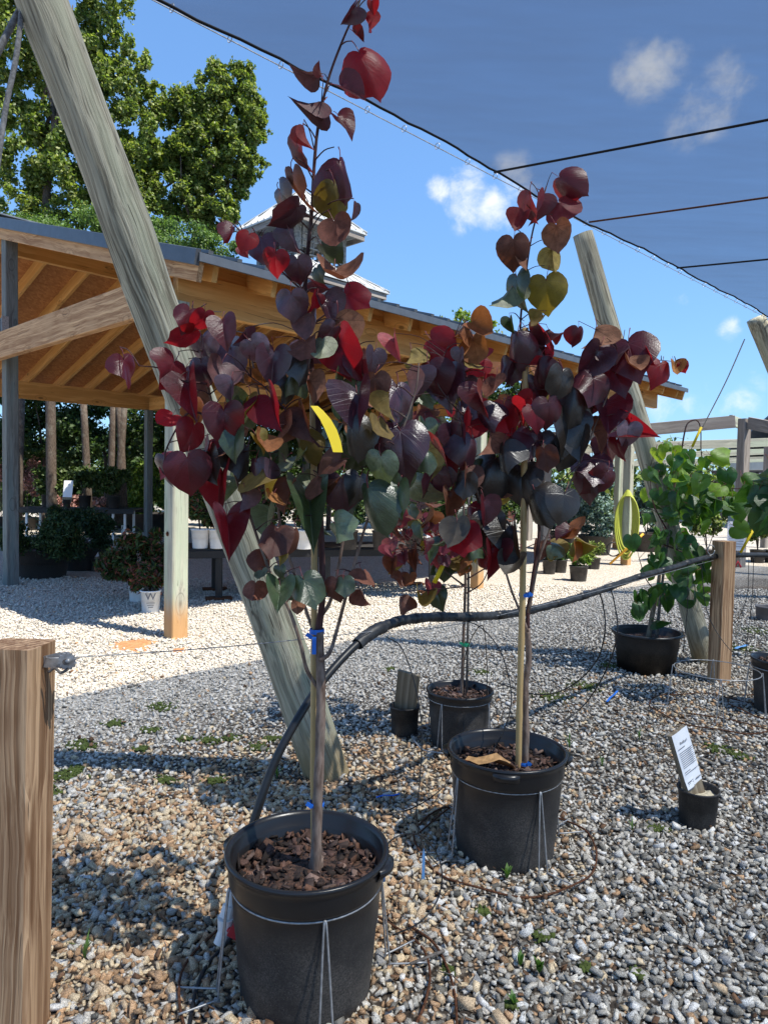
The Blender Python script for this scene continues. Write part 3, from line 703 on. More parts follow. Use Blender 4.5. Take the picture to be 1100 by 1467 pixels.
# decking and roofing
m, t, out = new_mat('osb_roof_deck'); tc = t.n('TexCoord').outputs['Object']; rn = t.n('ObjectInfo').outputs['Random']
v_ = t.n('TexVoronoi', {'Vector': t.n('Mapping', {'Vector': tc, 'Scale': (1, .45, 1)}).outputs[0], 'Scale': 34.0}); n_ = t.noise(tc, 22, 4, .7)
c_ = t.mix(t.math('MULTIPLY', t.n('SeparateColor', {0: v_.outputs['Color']}).outputs[0], n_), (.33, .12, .028), (.62, .29, .09))
principled(t, out, c_, .7, t.bump(n_, .3, .004)); M['osb'] = m
def slab(name, corners, th, mat, parent):
    n = (corners[1] - corners[0]).cross(corners[3] - corners[0]).normalized()
    if n.z < 0: n = -n
    b = MB(); vs = [c for c in corners] + [c + n * th for c in corners]
    b.add(vs, [(0, 3, 2, 1), (4, 5, 6, 7), (0, 1, 5, 4), (1, 2, 6, 5), (2, 3, 7, 6), (3, 0, 4, 7)]); return obj(name, b, mat, parent)
for side in (0, 1):
    v0, v1 = (VE + .02, VR) if side == 0 else (VF - .02, VR)
    nb = 4
    for j in range(nb):       # sheets of decking, each a piece
        a = v0 + (v1 - v0) * j / nb; c = v0 + (v1 - v0) * (j + 1) / nb
        for i in range(4):
            ua = -.03 + (UE - .02) * i / 4 + .004; ub = -.03 + (UE - .02) * (i + 1) / 4 - .004
            e = .004 if side == 0 else -.004
            slab('deck_sheet', [pv(ua, a + e, zr(a + e) - .037), pv(ub, a + e, zr(a + e) - .037), pv(ub, c - e, zr(c - e) - .037), pv(ua, c - e, zr(c - e) - .037)], .014, M['osb'], pav)
    v0 = VE - .04 if side == 0 else VF + .04
    slab('roof_sheet', [pv(-.13, v0, zr(v0) - .018), pv(UE + .06, v0, zr(v0) - .018), pv(UE + .06, v1, ZR - .018), pv(-.13, v1, ZR - .018)], .012, M['roofmetal'], pav)
    u = 0.0
    while u < UE:
        timber('roof_rib', pv(u, v0 - (.01 if side == 0 else -.01), zr(v0) + .012), pv(u, v1, ZR + .012), .05, .03, M['roofmetal'], pav, up=nup if side == 0 else nup2); u += .30
    # rake flashing: a folded metal angle over the rake board
    timber('rake_flashing', pv(-.125, v0, zr(v0) - .055), pv(-.125, v1, ZR - .055), .05, .135, M['trim'], pav, up=nup if side == 0 else nup2)
timber('drip_edge', pv(-.12, VE - .055, ZE - .065), pv(UE + .06, VE - .055, ZE - .065), .02, .075, M['trim'], pav)
timber('ridge_cap', pv(-.15, VR, ZR + .035), pv(UE + .06, VR, ZR + .035), .3, .02, M['roofmetal'], pav)
def bolt(c, d, parent=pav, r_=.014):
    b = MB(); c = Vector(c); b.tube([c, c + Vector(d) * .012], r_, 6); b.tube([c + Vector(d) * .001, c + Vector(d) * .004], r_ * 1.7, 10); obj('bolt', b, M['rust'], parent)
for z in (1.55, .98, 2.9, 3.05): bolt(pv(-.083, .01, z), -U)
for z in (3.10, 3.24): bolt(pv(-.206, .02, z), -U); bolt(pv(-.206, 4.33, z), -U)
for u_ in (4.75, 9.5): bolt(pv(u_, -.072, 2.9), -W); bolt(pv(u_, -.072, 3.0), -W)
for v_ in (4.24, 4.42):
    b = MB(); b.box(pv(-.07, v_, 3.45), (.09, .012, .30), Matrix((U, W, Vector((0, 0, 1)))).transposed()); obj('bracket', b, M['wire'], pav)
# small floodlight at the gable
fl = thing('floodlight', pv(-.22, 4.6, 4.35), 'small dark floodlight fixed to the pavilion gable post at the left edge', 'lamp')
b = MB(); b.box(pv(-.22, 4.66, 4.36), (.22, .12, .10)); obj('lamp_body', b, M['blackmetal'], fl)
b = MB(); b.box(pv(-.24, 4.66, 4.42), (.26, .16, .03)); obj('lamp_hood', b, M['wire'], fl)
# cupola
cu = pv(UE / 2 - .02, VR, 0)
def cpt(a, c, z): return Vector((cu.x, cu.y, 0)) + U * a + W * c + V2(0, 0, z)
def hip(name, half_lo, half_hi, z0, z1, th, mat, parent, ribs=True):
    b = MB()
    lo = [cpt(sx * half_lo, sy * half_lo, z0) for sx, sy in ((-1, -1), (1, -1), (1, 1), (-1, 1))]; hi = [cpt(sx * half_hi, sy * half_hi, z1) for sx, sy in ((-1, -1), (1, -1), (1, 1), (-1, 1))]
    lo2 = [p - V2(0, 0, th) for p in lo]; hi2 = [p - V2(0, 0, th) for p in hi]
    vs = lo + hi + lo2 + hi2; fs = []
    for k in range(4):
        n = (k + 1) % 4; fs += [(k, n, 4 + n, 4 + k), (8 + n, 8 + k, 12 + k, 12 + n), (8 + k, 8 + n, n, k)]
    fs.append((4, 5, 6, 7)); b.add(vs, fs); o = obj(name, b, mat, parent)
    for k in range(4):
        n = (k + 1) % 4
        for q in np.linspace(.06, .94, 9):
            p0 = lo[k].lerp(lo[n], q); mid = (lo[k] + lo[n]) / 2
            # rib runs straight up the slope until it meets the hip
            along = (lo[n] - lo[k]); up_ = ((hi[k] + hi[n]) / 2 - mid); tt_ = min(1.0, 1 - abs(q - .5) * 2 * (half_lo - half_hi) / half_lo + 0.0) if half_hi < .1 else 1 - max(0, (abs(q - .5) * 2 * half_lo - half_hi)) / (half_lo - half_hi)
            if tt_ > .08: timber('roof_rib', p0 + V2(0, 0, .008), p0 + up_ * tt_ + V2(0, 0, .008), .03, .022, mat, o, up=(0, 0, 1))
    for k in range(4):
        timber('hip_cap', lo[k] + V2(0, 0, .015), hi[k] + V2(0, 0, .015), .06, .02, mat, o)
    return o
def cup_part(): return pav
hip('cupola_roof', .88, .02, 6.22, 7.0, .03, M['galv'], pav)
hip('cupola_skirt_roof', 1.20, .62, 5.12, 5.50, .03, M['galv'], pav)
for k in range(4):      # wooden fascias
    for (hh, z) in ((.84, 6.13), (1.15, 5.03)):
        s4 = [(-1, -1), (1, -1), (1, 1), (-1, 1)]; a = s4[k]; c = s4[(k + 1) % 4]
        timber('cupola_fascia', cpt(a[0] * hh, a[1] * hh, z), cpt(c[0] * hh, c[1] * hh, z), .03, .10, M['pergola'], pav)
hb = .56
for sx, sy in ((-1, -1), (1, -1), (1, 1), (-1, 1)): timber('cupola_post', cpt(sx * hb, sy * hb, 5.2), cpt(sx * hb, sy * hb, 6.2), .09, .09, M['lattice'], pav, up=U)
for (a0, a1) in (((-1, -1), (1, -1)), ((-1, -1), (-1, 1)), ((1, -1), (1, 1)), ((-1, 1), (1, 1))):
    pa_ = lambda q, z: cpt((a0[0] + (a1[0] - a0[0]) * q) * hb, (a0[1] + (a1[1] - a0[1]) * q) * hb, z)
    for q in np.linspace(.1, .9, 8): timber('lattice_slat', pa_(q, 5.3), pa_(q, 6.14), .03, .012, M['lattice'], pav, up=W if a0[0] == a1[0] else U)
    for z in np.linspace(5.5, 6.1, 6): timber('lattice_slat', pa_(.02, z) , pa_(.98, z), .03, .028, M['lattice'], pav)

# ------------------------------------------------------------------ foliage builder
def leaf_cloud(cent, rad, n, size, tones, squash=1.0, shell=.5, seed=0, elong=1.5):
    """n small folded leaves spread in ellipsoids"""
    g = np.random.default_rng(seed); cent = np.array(cent); rad = np.array(rad); w = rad.prod(1) ** (2 / 3) if rad.ndim > 1 else rad ** 2
    idx = g.choice(len(cent), n, p=w / w.sum())
    d = g.normal(size=(n, 3)); d /= np.linalg.norm(d, axis=1)[:, None]
    rr = shell + (1 - shell) * g.uniform(0, 1, n) ** .6; rr = rr * np.where(g.uniform(0, 1, n) < .25, g.uniform(.9, 1.5, n), g.uniform(.6, 1.08, n))
    P = cent[idx] + d * rr[:, None] * rad[idx]
    T = g.normal(size=(n, 3)); T[:, 2] -= .3; T /= np.linalg.norm(T, axis=1)[:, None]
    N = g.normal(size=(n, 3)) * .7 + d * .6; N[:, 2] += .7; N -= T * (N * T).sum(1)[:, None]; N /= np.linalg.norm(N, axis=1)[:, None]
    B = np.cross(T, N); s = size * g.uniform(.6, 1.35, n)[:, None]
    v = np.stack([P - T * s * .5, P + B * s * .5 / elong + N * s * .12, P + T * s * .5, P - B * s * .5 / elong + N * s * .12], 1)
    Fc = np.stack([np.stack([np.arange(n) * 4, np.arange(n) * 4 + 1, np.arange(n) * 4 + 2], 1), np.stack([np.arange(n) * 4, np.arange(n) * 4 + 2, np.arange(n) * 4 + 3], 1)], 1).reshape(-1, 3)
    tn = np.array(tones)[g.choice(len(tones), n)] * g.uniform(.6, 1.35, (n, 1))
    return v.reshape(-1, 3), Fc, np.repeat(tn, 4, axis=0)
def sub_clumps(blobs, k, frac, seed):
    """break big ellipsoids into many clumps so the crown has gaps and lobes"""
    g = np.random.default_rng(seed); C, Rr = [], []
    for c, r in blobs:
        c = np.array(c); r = np.array(r, dtype=float)
        for _ in range(k):
            d = g.normal(size=3); d /= np.linalg.norm(d); q = g.uniform(.25, 1.0) ** .5
            C.append(c + d * r * q * .9); Rr.append(r * frac * g.uniform(.6, 1.3))
    return C, Rr
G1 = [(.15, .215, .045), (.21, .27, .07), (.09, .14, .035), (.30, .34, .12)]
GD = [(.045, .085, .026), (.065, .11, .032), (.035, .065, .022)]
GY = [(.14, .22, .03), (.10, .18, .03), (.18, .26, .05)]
def big_tree(blobs, trunk, n, size, tones, label, group, k=14, frac=.36, seed=0, limbs=5, name='broadleaf_tree'):
    base = Vector(trunk[0]); base.z = 0; th = thing(name, base, label, 'tree', group)
    C, Rr = sub_clumps(blobs, k, frac, seed)
    v, f, tt = leaf_cloud(C, Rr, n, size, tones, seed=seed + 1, shell=.25)
    cr = put('crown', np_mesh('crown', v - np.array(base), f, M['bgleaf'], tt), Matrix.Translation(base), th)
    b = MB(); pts_ = [Vector(p) for p in trunk]; m_ = smooth_pts(pts_, 4); r0 = .06 + .006 * (pts_[-1].z); b.tube(m_, [r0 * (1 - .6 * i / len(m_)) for i in range(len(m_))], 8)
    obj('trunk', b, M['treebark'], th, smooth=True)
    r = random.Random(seed)
    for k_ in range(limbs):
        c, rr = r.choice(blobs); e = Vector(c) + Vector((r.uniform(-1, 1) * rr[0], r.uniform(-1, 1) * rr[1], r.uniform(-.3, .8) * rr[2])) * .8
        s_ = m_[int(len(m_) * r.uniform(.75, 1.0)) - 1]; mid = (s_ + e) / 2 + Vector((r.uniform(-.2, .2), 0, r.uniform(-.3, .1)))
        b = MB(); pp = smooth_pts([s_, mid, e], 4); b.tube(pp, [r0 * .38 * (1 - .85 * i / len(pp)) for i in range(len(pp))], 5); obj('limb', b, M['treebark'], th, smooth=True)
    return th
def B_(px, py, rpx, Y, ry=1.0, dep=.8): c = at(px, py, Y); r = rpx / F * Y; return (tuple(c), (r, r * dep, r * ry))
big_tree([B_(20, 30, 80, 17), B_(100, 90, 75, 17), B_(150, 20, 50, 17), B_(130, -80, 80, 17), B_(0, -70, 90, 17), B_(150, 130, 55, 17), B_(20, 210, 70, 17), B_(120, 240, 70, 17), B_(40, 300, 60, 17), B_(190, 190, 45, 17), B_(90, 170, 45, 17), B_(-20, 130, 60, 17), B_(160, 290, 60, 17), B_(190, 90, 30, 17), B_(70, 350, 60, 17), B_(10, 380, 60, 17)],
         [at(75, 800, 17), at(72, 500, 17), at(66, 300, 17), at(78, 180, 17), at(60, 60, 17)], 90000, .10, G1, 'tall leafy tree at the left edge rising above the pavilion roof', 'trees behind the pavilion', k=46, frac=.20, seed=11, limbs=7)
big_tree([B_(305, 140, 50, 18.5), B_(345, 165, 45, 18.5), B_(250, 185, 52, 18.5), B_(320, 220, 50, 18.5), B_(245, 265, 58, 18.5), B_(360, 190, 30, 18.5), B_(300, 280, 45, 18.5), B_(338, 260, 28, 18.5), B_(215, 230, 40, 18.5), B_(340, 115, 30, 18.5), B_(215, 150, 35, 18.5), B_(280, 225, 50, 18.5), B_(205, 300, 50, 18.5), B_(275, 170, 40, 18.5), B_(360, 240, 25, 18.5), B_(310, 310, 40, 18.5)],
         [at(262, 800, 18.5), at(268, 500, 18.5), at(280, 330, 18.5), at(300, 200, 18.5)], 68000, .10, G1, 'rounded leafy tree right of the large leaning pole, behind the pavilion', 'trees behind the pavilion', k=46, frac=.20, seed=21, limbs=7)
big_tree([B_(90, 340, 60, 14.9, .6), B_(170, 330, 60, 14.9, .55), B_(250, 345, 60, 14.9, .55), B_(310, 355, 45, 15, .45), B_(20, 345, 60, 14.9, .5)],
         [at(248, 800, 15.2), at(246, 560, 15.2), at(200, 400, 15)], 26000, .060, [(.11, .19, .05), (.16, .25, .08), (.08, .14, .04)], 'fine-leaved evergreen showing just above the pavilion roof edge', 'trees behind the pavilion', k=12, frac=.4, seed=31)
big_tree([B_(600, 480, 30, 24, .8), B_(650, 470, 32, 24, .9), B_(690, 480, 28, 24, .8), B_(560, 490, 30, 24, .7), B_(620, 520, 60, 24), B_(700, 530, 50, 24), B_(655, 590, 80, 24, .8)],
         [at(650, 760, 24), at(650, 600, 24), at(648, 480, 24)], 16000, .13, GY + G1, 'bright green tree showing above the long right eave of the pavilion', 'trees behind the pavilion', k=12, frac=.34, seed=41)
# dark trees seen below the pavilion roof
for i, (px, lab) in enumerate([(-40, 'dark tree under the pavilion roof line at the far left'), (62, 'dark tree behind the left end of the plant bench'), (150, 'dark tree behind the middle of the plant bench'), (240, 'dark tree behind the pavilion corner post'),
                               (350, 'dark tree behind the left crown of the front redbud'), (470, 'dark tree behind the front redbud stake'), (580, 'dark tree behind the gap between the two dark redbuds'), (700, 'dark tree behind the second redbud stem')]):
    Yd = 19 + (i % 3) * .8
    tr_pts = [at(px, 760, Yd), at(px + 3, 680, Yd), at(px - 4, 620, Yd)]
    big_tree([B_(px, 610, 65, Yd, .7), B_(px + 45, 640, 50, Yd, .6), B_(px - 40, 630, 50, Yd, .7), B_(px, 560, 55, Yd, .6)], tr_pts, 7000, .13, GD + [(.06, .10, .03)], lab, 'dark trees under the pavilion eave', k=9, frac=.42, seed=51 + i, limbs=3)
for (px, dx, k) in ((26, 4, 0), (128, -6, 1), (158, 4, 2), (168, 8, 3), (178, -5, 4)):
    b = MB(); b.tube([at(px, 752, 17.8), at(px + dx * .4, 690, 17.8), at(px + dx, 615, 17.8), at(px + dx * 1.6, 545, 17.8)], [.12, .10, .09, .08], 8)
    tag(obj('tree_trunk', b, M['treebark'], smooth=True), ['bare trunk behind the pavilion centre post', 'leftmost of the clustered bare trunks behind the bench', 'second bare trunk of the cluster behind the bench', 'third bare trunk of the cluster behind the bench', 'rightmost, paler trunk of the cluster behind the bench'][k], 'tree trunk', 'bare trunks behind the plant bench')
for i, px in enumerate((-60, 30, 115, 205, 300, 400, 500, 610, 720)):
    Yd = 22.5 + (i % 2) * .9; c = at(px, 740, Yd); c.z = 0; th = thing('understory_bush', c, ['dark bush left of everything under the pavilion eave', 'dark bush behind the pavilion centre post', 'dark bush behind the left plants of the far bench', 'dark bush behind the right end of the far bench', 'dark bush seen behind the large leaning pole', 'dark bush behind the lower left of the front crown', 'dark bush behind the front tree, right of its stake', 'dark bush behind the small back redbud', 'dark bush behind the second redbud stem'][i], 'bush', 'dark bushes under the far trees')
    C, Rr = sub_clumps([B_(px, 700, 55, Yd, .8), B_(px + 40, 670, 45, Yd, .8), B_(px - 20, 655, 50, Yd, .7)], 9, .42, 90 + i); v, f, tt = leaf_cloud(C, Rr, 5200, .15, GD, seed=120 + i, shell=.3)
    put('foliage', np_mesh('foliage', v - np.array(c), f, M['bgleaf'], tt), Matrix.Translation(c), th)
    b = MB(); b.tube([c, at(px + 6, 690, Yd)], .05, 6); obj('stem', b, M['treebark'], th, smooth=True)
# hedge that closes the view at the back
C, Rr = [], []
for k in range(70): x = -34 + k * 1.15; C.append((x, 30 + (k % 4) * .8, 1.3 + .5 * math.sin(k * 1.3))); Rr.append((1.2, 1.0, 1.6 + .4 * math.sin(k * 2.1)))
v, f, tt = leaf_cloud(C, Rr, 42000, .26, GD + G1, seed=77, shell=.4)
o = put('hedge', np_mesh('hedge', v, f, M['bgleaf'], tt)); o['kind'] = 'stuff'; o['label'] = 'far line of dark green woodland closing the view'

# ------------------------------------------------------------------ shrubs, pots and benches in the background
def lathe_pot(r_top, r_bot, h, lip=.012, th=.004, n=40, c=(0, 0, 0), band=0.0, wob=0):
    b = MB()
    prof = [(0.001, .004), (r_bot, .004), (r_bot, .0), (r_bot + .002, .004)]
    if band:
        zb = h - band
        rb = r_bot + (r_top - .012 - r_bot) * (zb / h)
        # body with two slight steps, then the collar and the rolled lip
        for k in range(1, 9):
            q = k / 9; prof.append((r_bot + (rb - r_bot) * q + (.0018 if k in (3, 6) else 0), zb * q))
        prof += [(rb, zb - .004), (rb + .004, zb), (rb + .0065, zb + .006), (r_top - .010, h - .035), (r_top - .008, h - .020), (r_top - .001, h - .014), (r_top, h - .008), (r_top - .001, h - .002), (r_top - .006, h), (r_top - .014, h - .002),
                 (r_top - .020, h - .012), (r_top - .026, h - .040), (r_top - .034, h - .046), (rb - .006, zb), (rb - .014, zb - .004), (r_bot + (rb - r_bot) * .6, zb * .6), (.002, zb * .6)]
    else:
        prof += [(r_top - lip, h - lip * 2.2), (r_top, h - lip * 2.0), (r_top + .001, h - lip * .5), (r_top - .002, h), (r_top - lip, h - .001), (r_top - lip - th, h - lip * 1.5), (r_bot + (r_top - r_bot) * .5, h * .5), (.002, h * .5)]
    b.lathe(prof, n, c); return b
def soil_disc(c, r, seed=0, h=.015):
    rr = random.Random(seed); b = MB(); n = 26; vs = [Vector(c) + V2(0, 0, h)]
    for q in (.35, .7, 1.0):
        for k in range(n): a = 6.2832 * k / n; vs.append(Vector(c) + V2(r * q * math.cos(a), r * q * math.sin(a), h * (1 - q) + rr.uniform(-.006, .006)))
    fs = [(0, 1 + k, 1 + (k + 1) % n) for k in range(n)]
    for j in range(2): fs += [(1 + j * n + k, 1 + (j + 1) * n + k, 1 + (j + 1) * n + (k + 1) % n, 1 + j * n + (k + 1) % n) for k in range(n)]
    b.add(vs, fs); return b
def shrub(name, c, pr, ph_, fol, n, size, tones, label, cat, potmat, group=None, seed=0, k=10, frac=.4, elong=1.8, stems=5):
    c = Vector(c); th = thing(name, c, label, cat, group)
    obj('pot', lathe_pot(pr, pr * .78, ph_, .008, n=28, c=c), potmat, th, smooth=True)
    obj('soil', soil_disc(c + V2(0, 0, ph_ * .9), pr * .9, seed), M['soil'], th)
    C, Rr = sub_clumps(fol, k, frac, seed); v, f, tt = leaf_cloud(C, Rr, n, size, tones, seed=seed + 3, shell=.2, elong=elong)
    put('foliage', np_mesh('foliage', v - np.array(c), f, M['shrubleaf'], tt), Matrix.Translation(c), th)
    r = random.Random(seed)
    for i in range(stems):
        q, rr = r.choice(fol); b = MB(); e = Vector(q) + Vector((r.uniform(-.5, .5) * rr[0], r.uniform(-.5, .5) * rr[1], r.uniform(-.2, .5) * rr[2]))
        b.tube(smooth_pts([c + V2(0, 0, ph_ * .88), (c + e) / 2 + V2(0, 0, .1 * rr[2] + ph_ * .3), e], 4), [.008] * 9, 5); obj('stem', b, M['treebark'], th, smooth=True)
    return th
def E_(px, py, rx, ry, Y, dep=.7): c = at(px, py, Y); return (tuple(c), (rx / F * Y, rx / F * Y * dep, ry / F * Y))
M['duskpot'] = simple('dusty_black_pot', (.035, .032, .030), .6, .35, bump=.1, var=.3)
CON = [(.025, .055, .022), (.035, .07, .028), (.05, .09, .03)]
shrub('spreading_conifer', gnd(62, 826), .40, .42, [E_(60, 770, 62, 34, 10.2), E_(20, 775, 34, 30, 10.1), E_(95, 765, 35, 32, 10.2)], 9000, .07, CON, 'low dark spreading conifer in the leftmost wide black pot', 'shrub', M['duskpot'], 'spreading conifers in wide pots', 201, elong=3.0)
shrub('spreading_conifer', gnd(118, 815), .40, .45, [E_(125, 755, 40, 28, 11), E_(95, 745, 42, 22, 11.2), E_(148, 765, 22, 24, 11)], 7000, .07, CON[:2], 'darker spreading conifer in the wide pot beside the leaning label', 'shrub', M['duskpot'], 'spreading conifers in wide pots', 202, elong=3.0)
# long-leaved shrubs in white pots by the corner post
PI_ = [(.05, .085, .022), (.07, .11, .03), (.04, .06, .02), (.20, .07, .05)]
def wpot_mark(c, r, h, px, th):
    # printed letter and lines on the pot
    cu_ = bpy.data.curves.new('printed_letter', 'FONT'); cu_.body = 'W'; cu_.size = .11; cu_.extrude = .001; cu_.align_x = 'CENTER'
    tmp = bpy.data.objects.new('printed_letter', cu_); COL.objects.link(tmp)
    dg = bpy.context.evaluated_depsgraph_get(); me = bpy.data.meshes.new_from_object(tmp.evaluated_get(dg)); bpy.data.objects.remove(tmp)
    me.materials.clear(); me.materials.append(M['ink']); d = (Vector((0, 0, 0)) - Vector((c.x, c.y, 0))).normalized()
    fr = Matrix((Vector((-d.y, d.x, 0)), Vector((0, 0, 1)), d)).transposed().to_4x4()
    if (fr.to_3x3() @ Vector((1, 0, 0))).x < 0: fr = Matrix((Vector((d.y, -d.x, 0)), Vector((0, 0, 1)), d)).transposed().to_4x4()
    fr.translation = c + d * (r * .93 + .004) + V2(0, 0, h * .62); put('printed_letter', me, fr, th)
    b = MB()
    for k in range(3):
        rot = Matrix((Vector((-d.y, d.x, 0)), -d, Vector((0, 0, 1)))).transposed(); b.box(c + d * (r * .90 - .006 * k + .006) + V2(0, 0, h * (.48 - .1 * k)), (.09 - .02 * k, .003, .006), rot)
    obj('printed_lines', b, M['ink'], th)
c = gnd(199, 861); s_ = shrub('flowering_shrub', c, .13, .27, [E_(196, 806, 48, 32, 8.6), E_(160, 808, 26, 22, 8.5), E_(225, 785, 22, 26, 8.7)], 5200, .095, PI_, 'arching green shrub with pinkish tips in a white pot left of the corner post', 'shrub', M['white'], 'shrubs in white pots', 211, elong=3.4)
c = gnd(216, 877); s_ = shrub('flowering_shrub', c, .115, .25, [E_(214, 826, 30, 20, 8.0), E_(206, 836, 20, 18, 7.95)], 2200, .09, PI_ + [(.30, .10, .09)], 'smaller pink-tipped shrub in a white pot marked W against the corner post', 'shrub', M['white'], 'shrubs in white pots', 212, elong=3.4); wpot_mark(c, .115, .25, 0, s_)
# sign in little black pot left
def sign_pot(c, pr, ph_, w_, h_, yaw, tilt, roll, label, text=None, group=None, paper=True, fill=True, name='label_stand', soilz=.75):
    c = Vector(c); th = thing(name, c, label, 'sign', group)
    obj('pot', lathe_pot(pr, pr * .8, ph_, .005, .003, 28, c), M['pot'], th, smooth=True)
    if fill: obj('concrete_fill', soil_disc(c + V2(0, 0, ph_ * soilz), pr * .9, 4, .006), M['concrete'], th)
    rot = Matrix.Rotation(yaw, 3, 'Z') @ Matrix.Rotation(roll, 3, 'Y') @ Matrix.Rotation(tilt, 3, 'X')
    fr = rot.to_4x4(); fr.translation = c + V2(0, 0, ph_ * .55)
    me = timber_mesh(w_, .02, h_, M['board'], 'board'); put('board', me, fr, th)
    if paper:
        def P3(x, z, y=-.0125): return fr @ Vector((x, y, z))
        b = MB(); x0, x1, z0, z1 = -w_ * .47, w_ * .52, h_ * .27, h_ * 1.0; nx = 6; vs = []
        for j in range(7):
            for i in range(nx + 1): vs.append(P3(x0 + (x1 - x0) * i / nx, z0 + (z1 - z0) * j / 6, -.0125 - .0022 * math.sin(i * .9) - (.004 if (j == 0 and i < 3) else 0)))
        k = len(vs); vs += [Vector(v) + (fr.to_3x3() @ Vector((0, .001, 0))) for v in vs]
        fs = [(j * 7 + i, j * 7 + i + 1, (j + 1) * 7 + i + 1, (j + 1) * 7 + i) for j in range(6) for i in range(6)]; fs += [tuple(a + k for a in reversed(f)) for f in fs]
        b.add(vs, fs); pp = obj('paper_label', b, M['paper'], th)
        if text:
            b = MB(); rr = random.Random(2)
            def ln(x, z, L, t_=.0022): b.box(P3(x + L / 2, z, -.0162), (L, .0006, t_), rot)
            W_ = x1 - x0; zt = z1 - .055
            for k in range(2): ln(x0 + .012, zt - .016 - k * .0, W_ * .42, .0028)
            for k in range(9): ln(x0 + .012, zt - .034 - k * .0085, W_ * rr.uniform(.76, .82))
            for k in range(2): ln(x0 + .012, zt - .122 - k * .009, W_ * (.35, .8)[k])
            for k in range(5): ln(x0 + .012, zt - .168 - k * .0085, W_ * rr.uniform(.3, .4))
            ln(x0 + W_ * .62, z0 + .022, W_ * .3, .005); ln(x0 + .012, z0 + .026, W_ * .22, .003); ln(x0 + .012, z0 + .014, W_ * .3, .003)
            obj('printed_lines', b, M['ink'], pp)
            cu_ = bpy.data.curves.new('printed_heading', 'FONT'); cu_.body = text; cu_.size = .0165; cu_.extrude = .0003; cu_.align_x = 'CENTER'
            tmp = bpy.data.objects.new('printed_heading', cu_); COL.objects.link(tmp); dg = bpy.context.evaluated_depsgraph_get(); me = bpy.data.meshes.new_from_object(tmp.evaluated_get(dg)); bpy.data.objects.remove(tmp)
            me.materials.clear(); me.materials.append(M['ink']); f2 = fr.copy() @ Matrix.Translation((0.004, -.0166, zt)) @ Matrix.Rotation(R(90), 4, 'X'); put('printed_heading', me, f2, pp)
    return th
sign_pot(gnd(138, 818), .085, .20, .13, .42, .15, R(-20), R(-14), 'white label on a leaning board in a small black pot beside the spreading conifers')
# plant bench at the back left
def bench(p0, p1, depth_, h, legs, label, mat, legmat, n_leg=3, legw=.05, feet=False):
    p0 = Vector(p0); p1 = Vector(p1); ax = (p1 - p0).normalized(); nx = V2(-ax.y, ax.x); th = thing('plant_bench', (p0 + p1) / 2, label, 'bench')
    nb = 5
    for k in range(nb): o_ = nx * (depth_ * ((k + .5) / nb)); timber('slat', p0 + o_ + V2(0, 0, h), p1 + o_ + V2(0, 0, h), depth_ / nb * .86, .035, mat, th)
    for o_ in (0.0, depth_): timber('rail', p0 + nx * o_ + V2(0, 0, h - .05), p1 + nx * o_ + V2(0, 0, h - .05), .03, .09, mat, th)
    for q in legs:
        for o_ in (.06, depth_ - .06):
            p = p0.lerp(p1, q) + nx * o_; timber('leg', p, p + V2(0, 0, h - .03), legw, legw, legmat, th, up=(0, 1, 0))
            if feet: timber('foot', p - ax * .16 + V2(0, 0, .02), p + ax * .16 + V2(0, 0, .02), .16, .03, M['rust'], th)
    return th
a = at(20, 770, 16.6); c = at(192, 770, 16.9); a.z = c.z = 0
bench(a, c, 1.0, .72, (.1, .5, .82, .92), 'black slatted plant bench with pale legs in the shade behind the spreading conifers', M['blackmetal'], M['white'])
BL = [(.045, .075, .022), (.06, .10, .028), (.08, .12, .03)]
for k, (px, wpx, lab) in enumerate([(69, 18, 'large-leaved plant in a black pot at the left of the far bench'), (122, 20, 'bushy plant in a black pot in the middle of the far bench'), (164, 19, 'bushy plant in a black pot near the right end of the far bench')]):
    c = at(px, 700, 17.1); c.z = .74
    shrub('bench_plant', c, .15, .30, [E_(px + 2, 688, 24, 18, 17.1), E_(px - 8, 680, 14, 12, 17.1), E_(px + 12, 682, 14, 12, 17.1)], 2200, .10, BL, lab, 'potted plant', M['duskpot'], 'pots on the far bench', 221 + k, stems=3)
c = at(96, 700, 16.9); c.z = .74; sign_pot(c, .09, .20, .22, .55, 0, R(-12), 0, 'white paper label in a small black pot between two plants on the far bench')
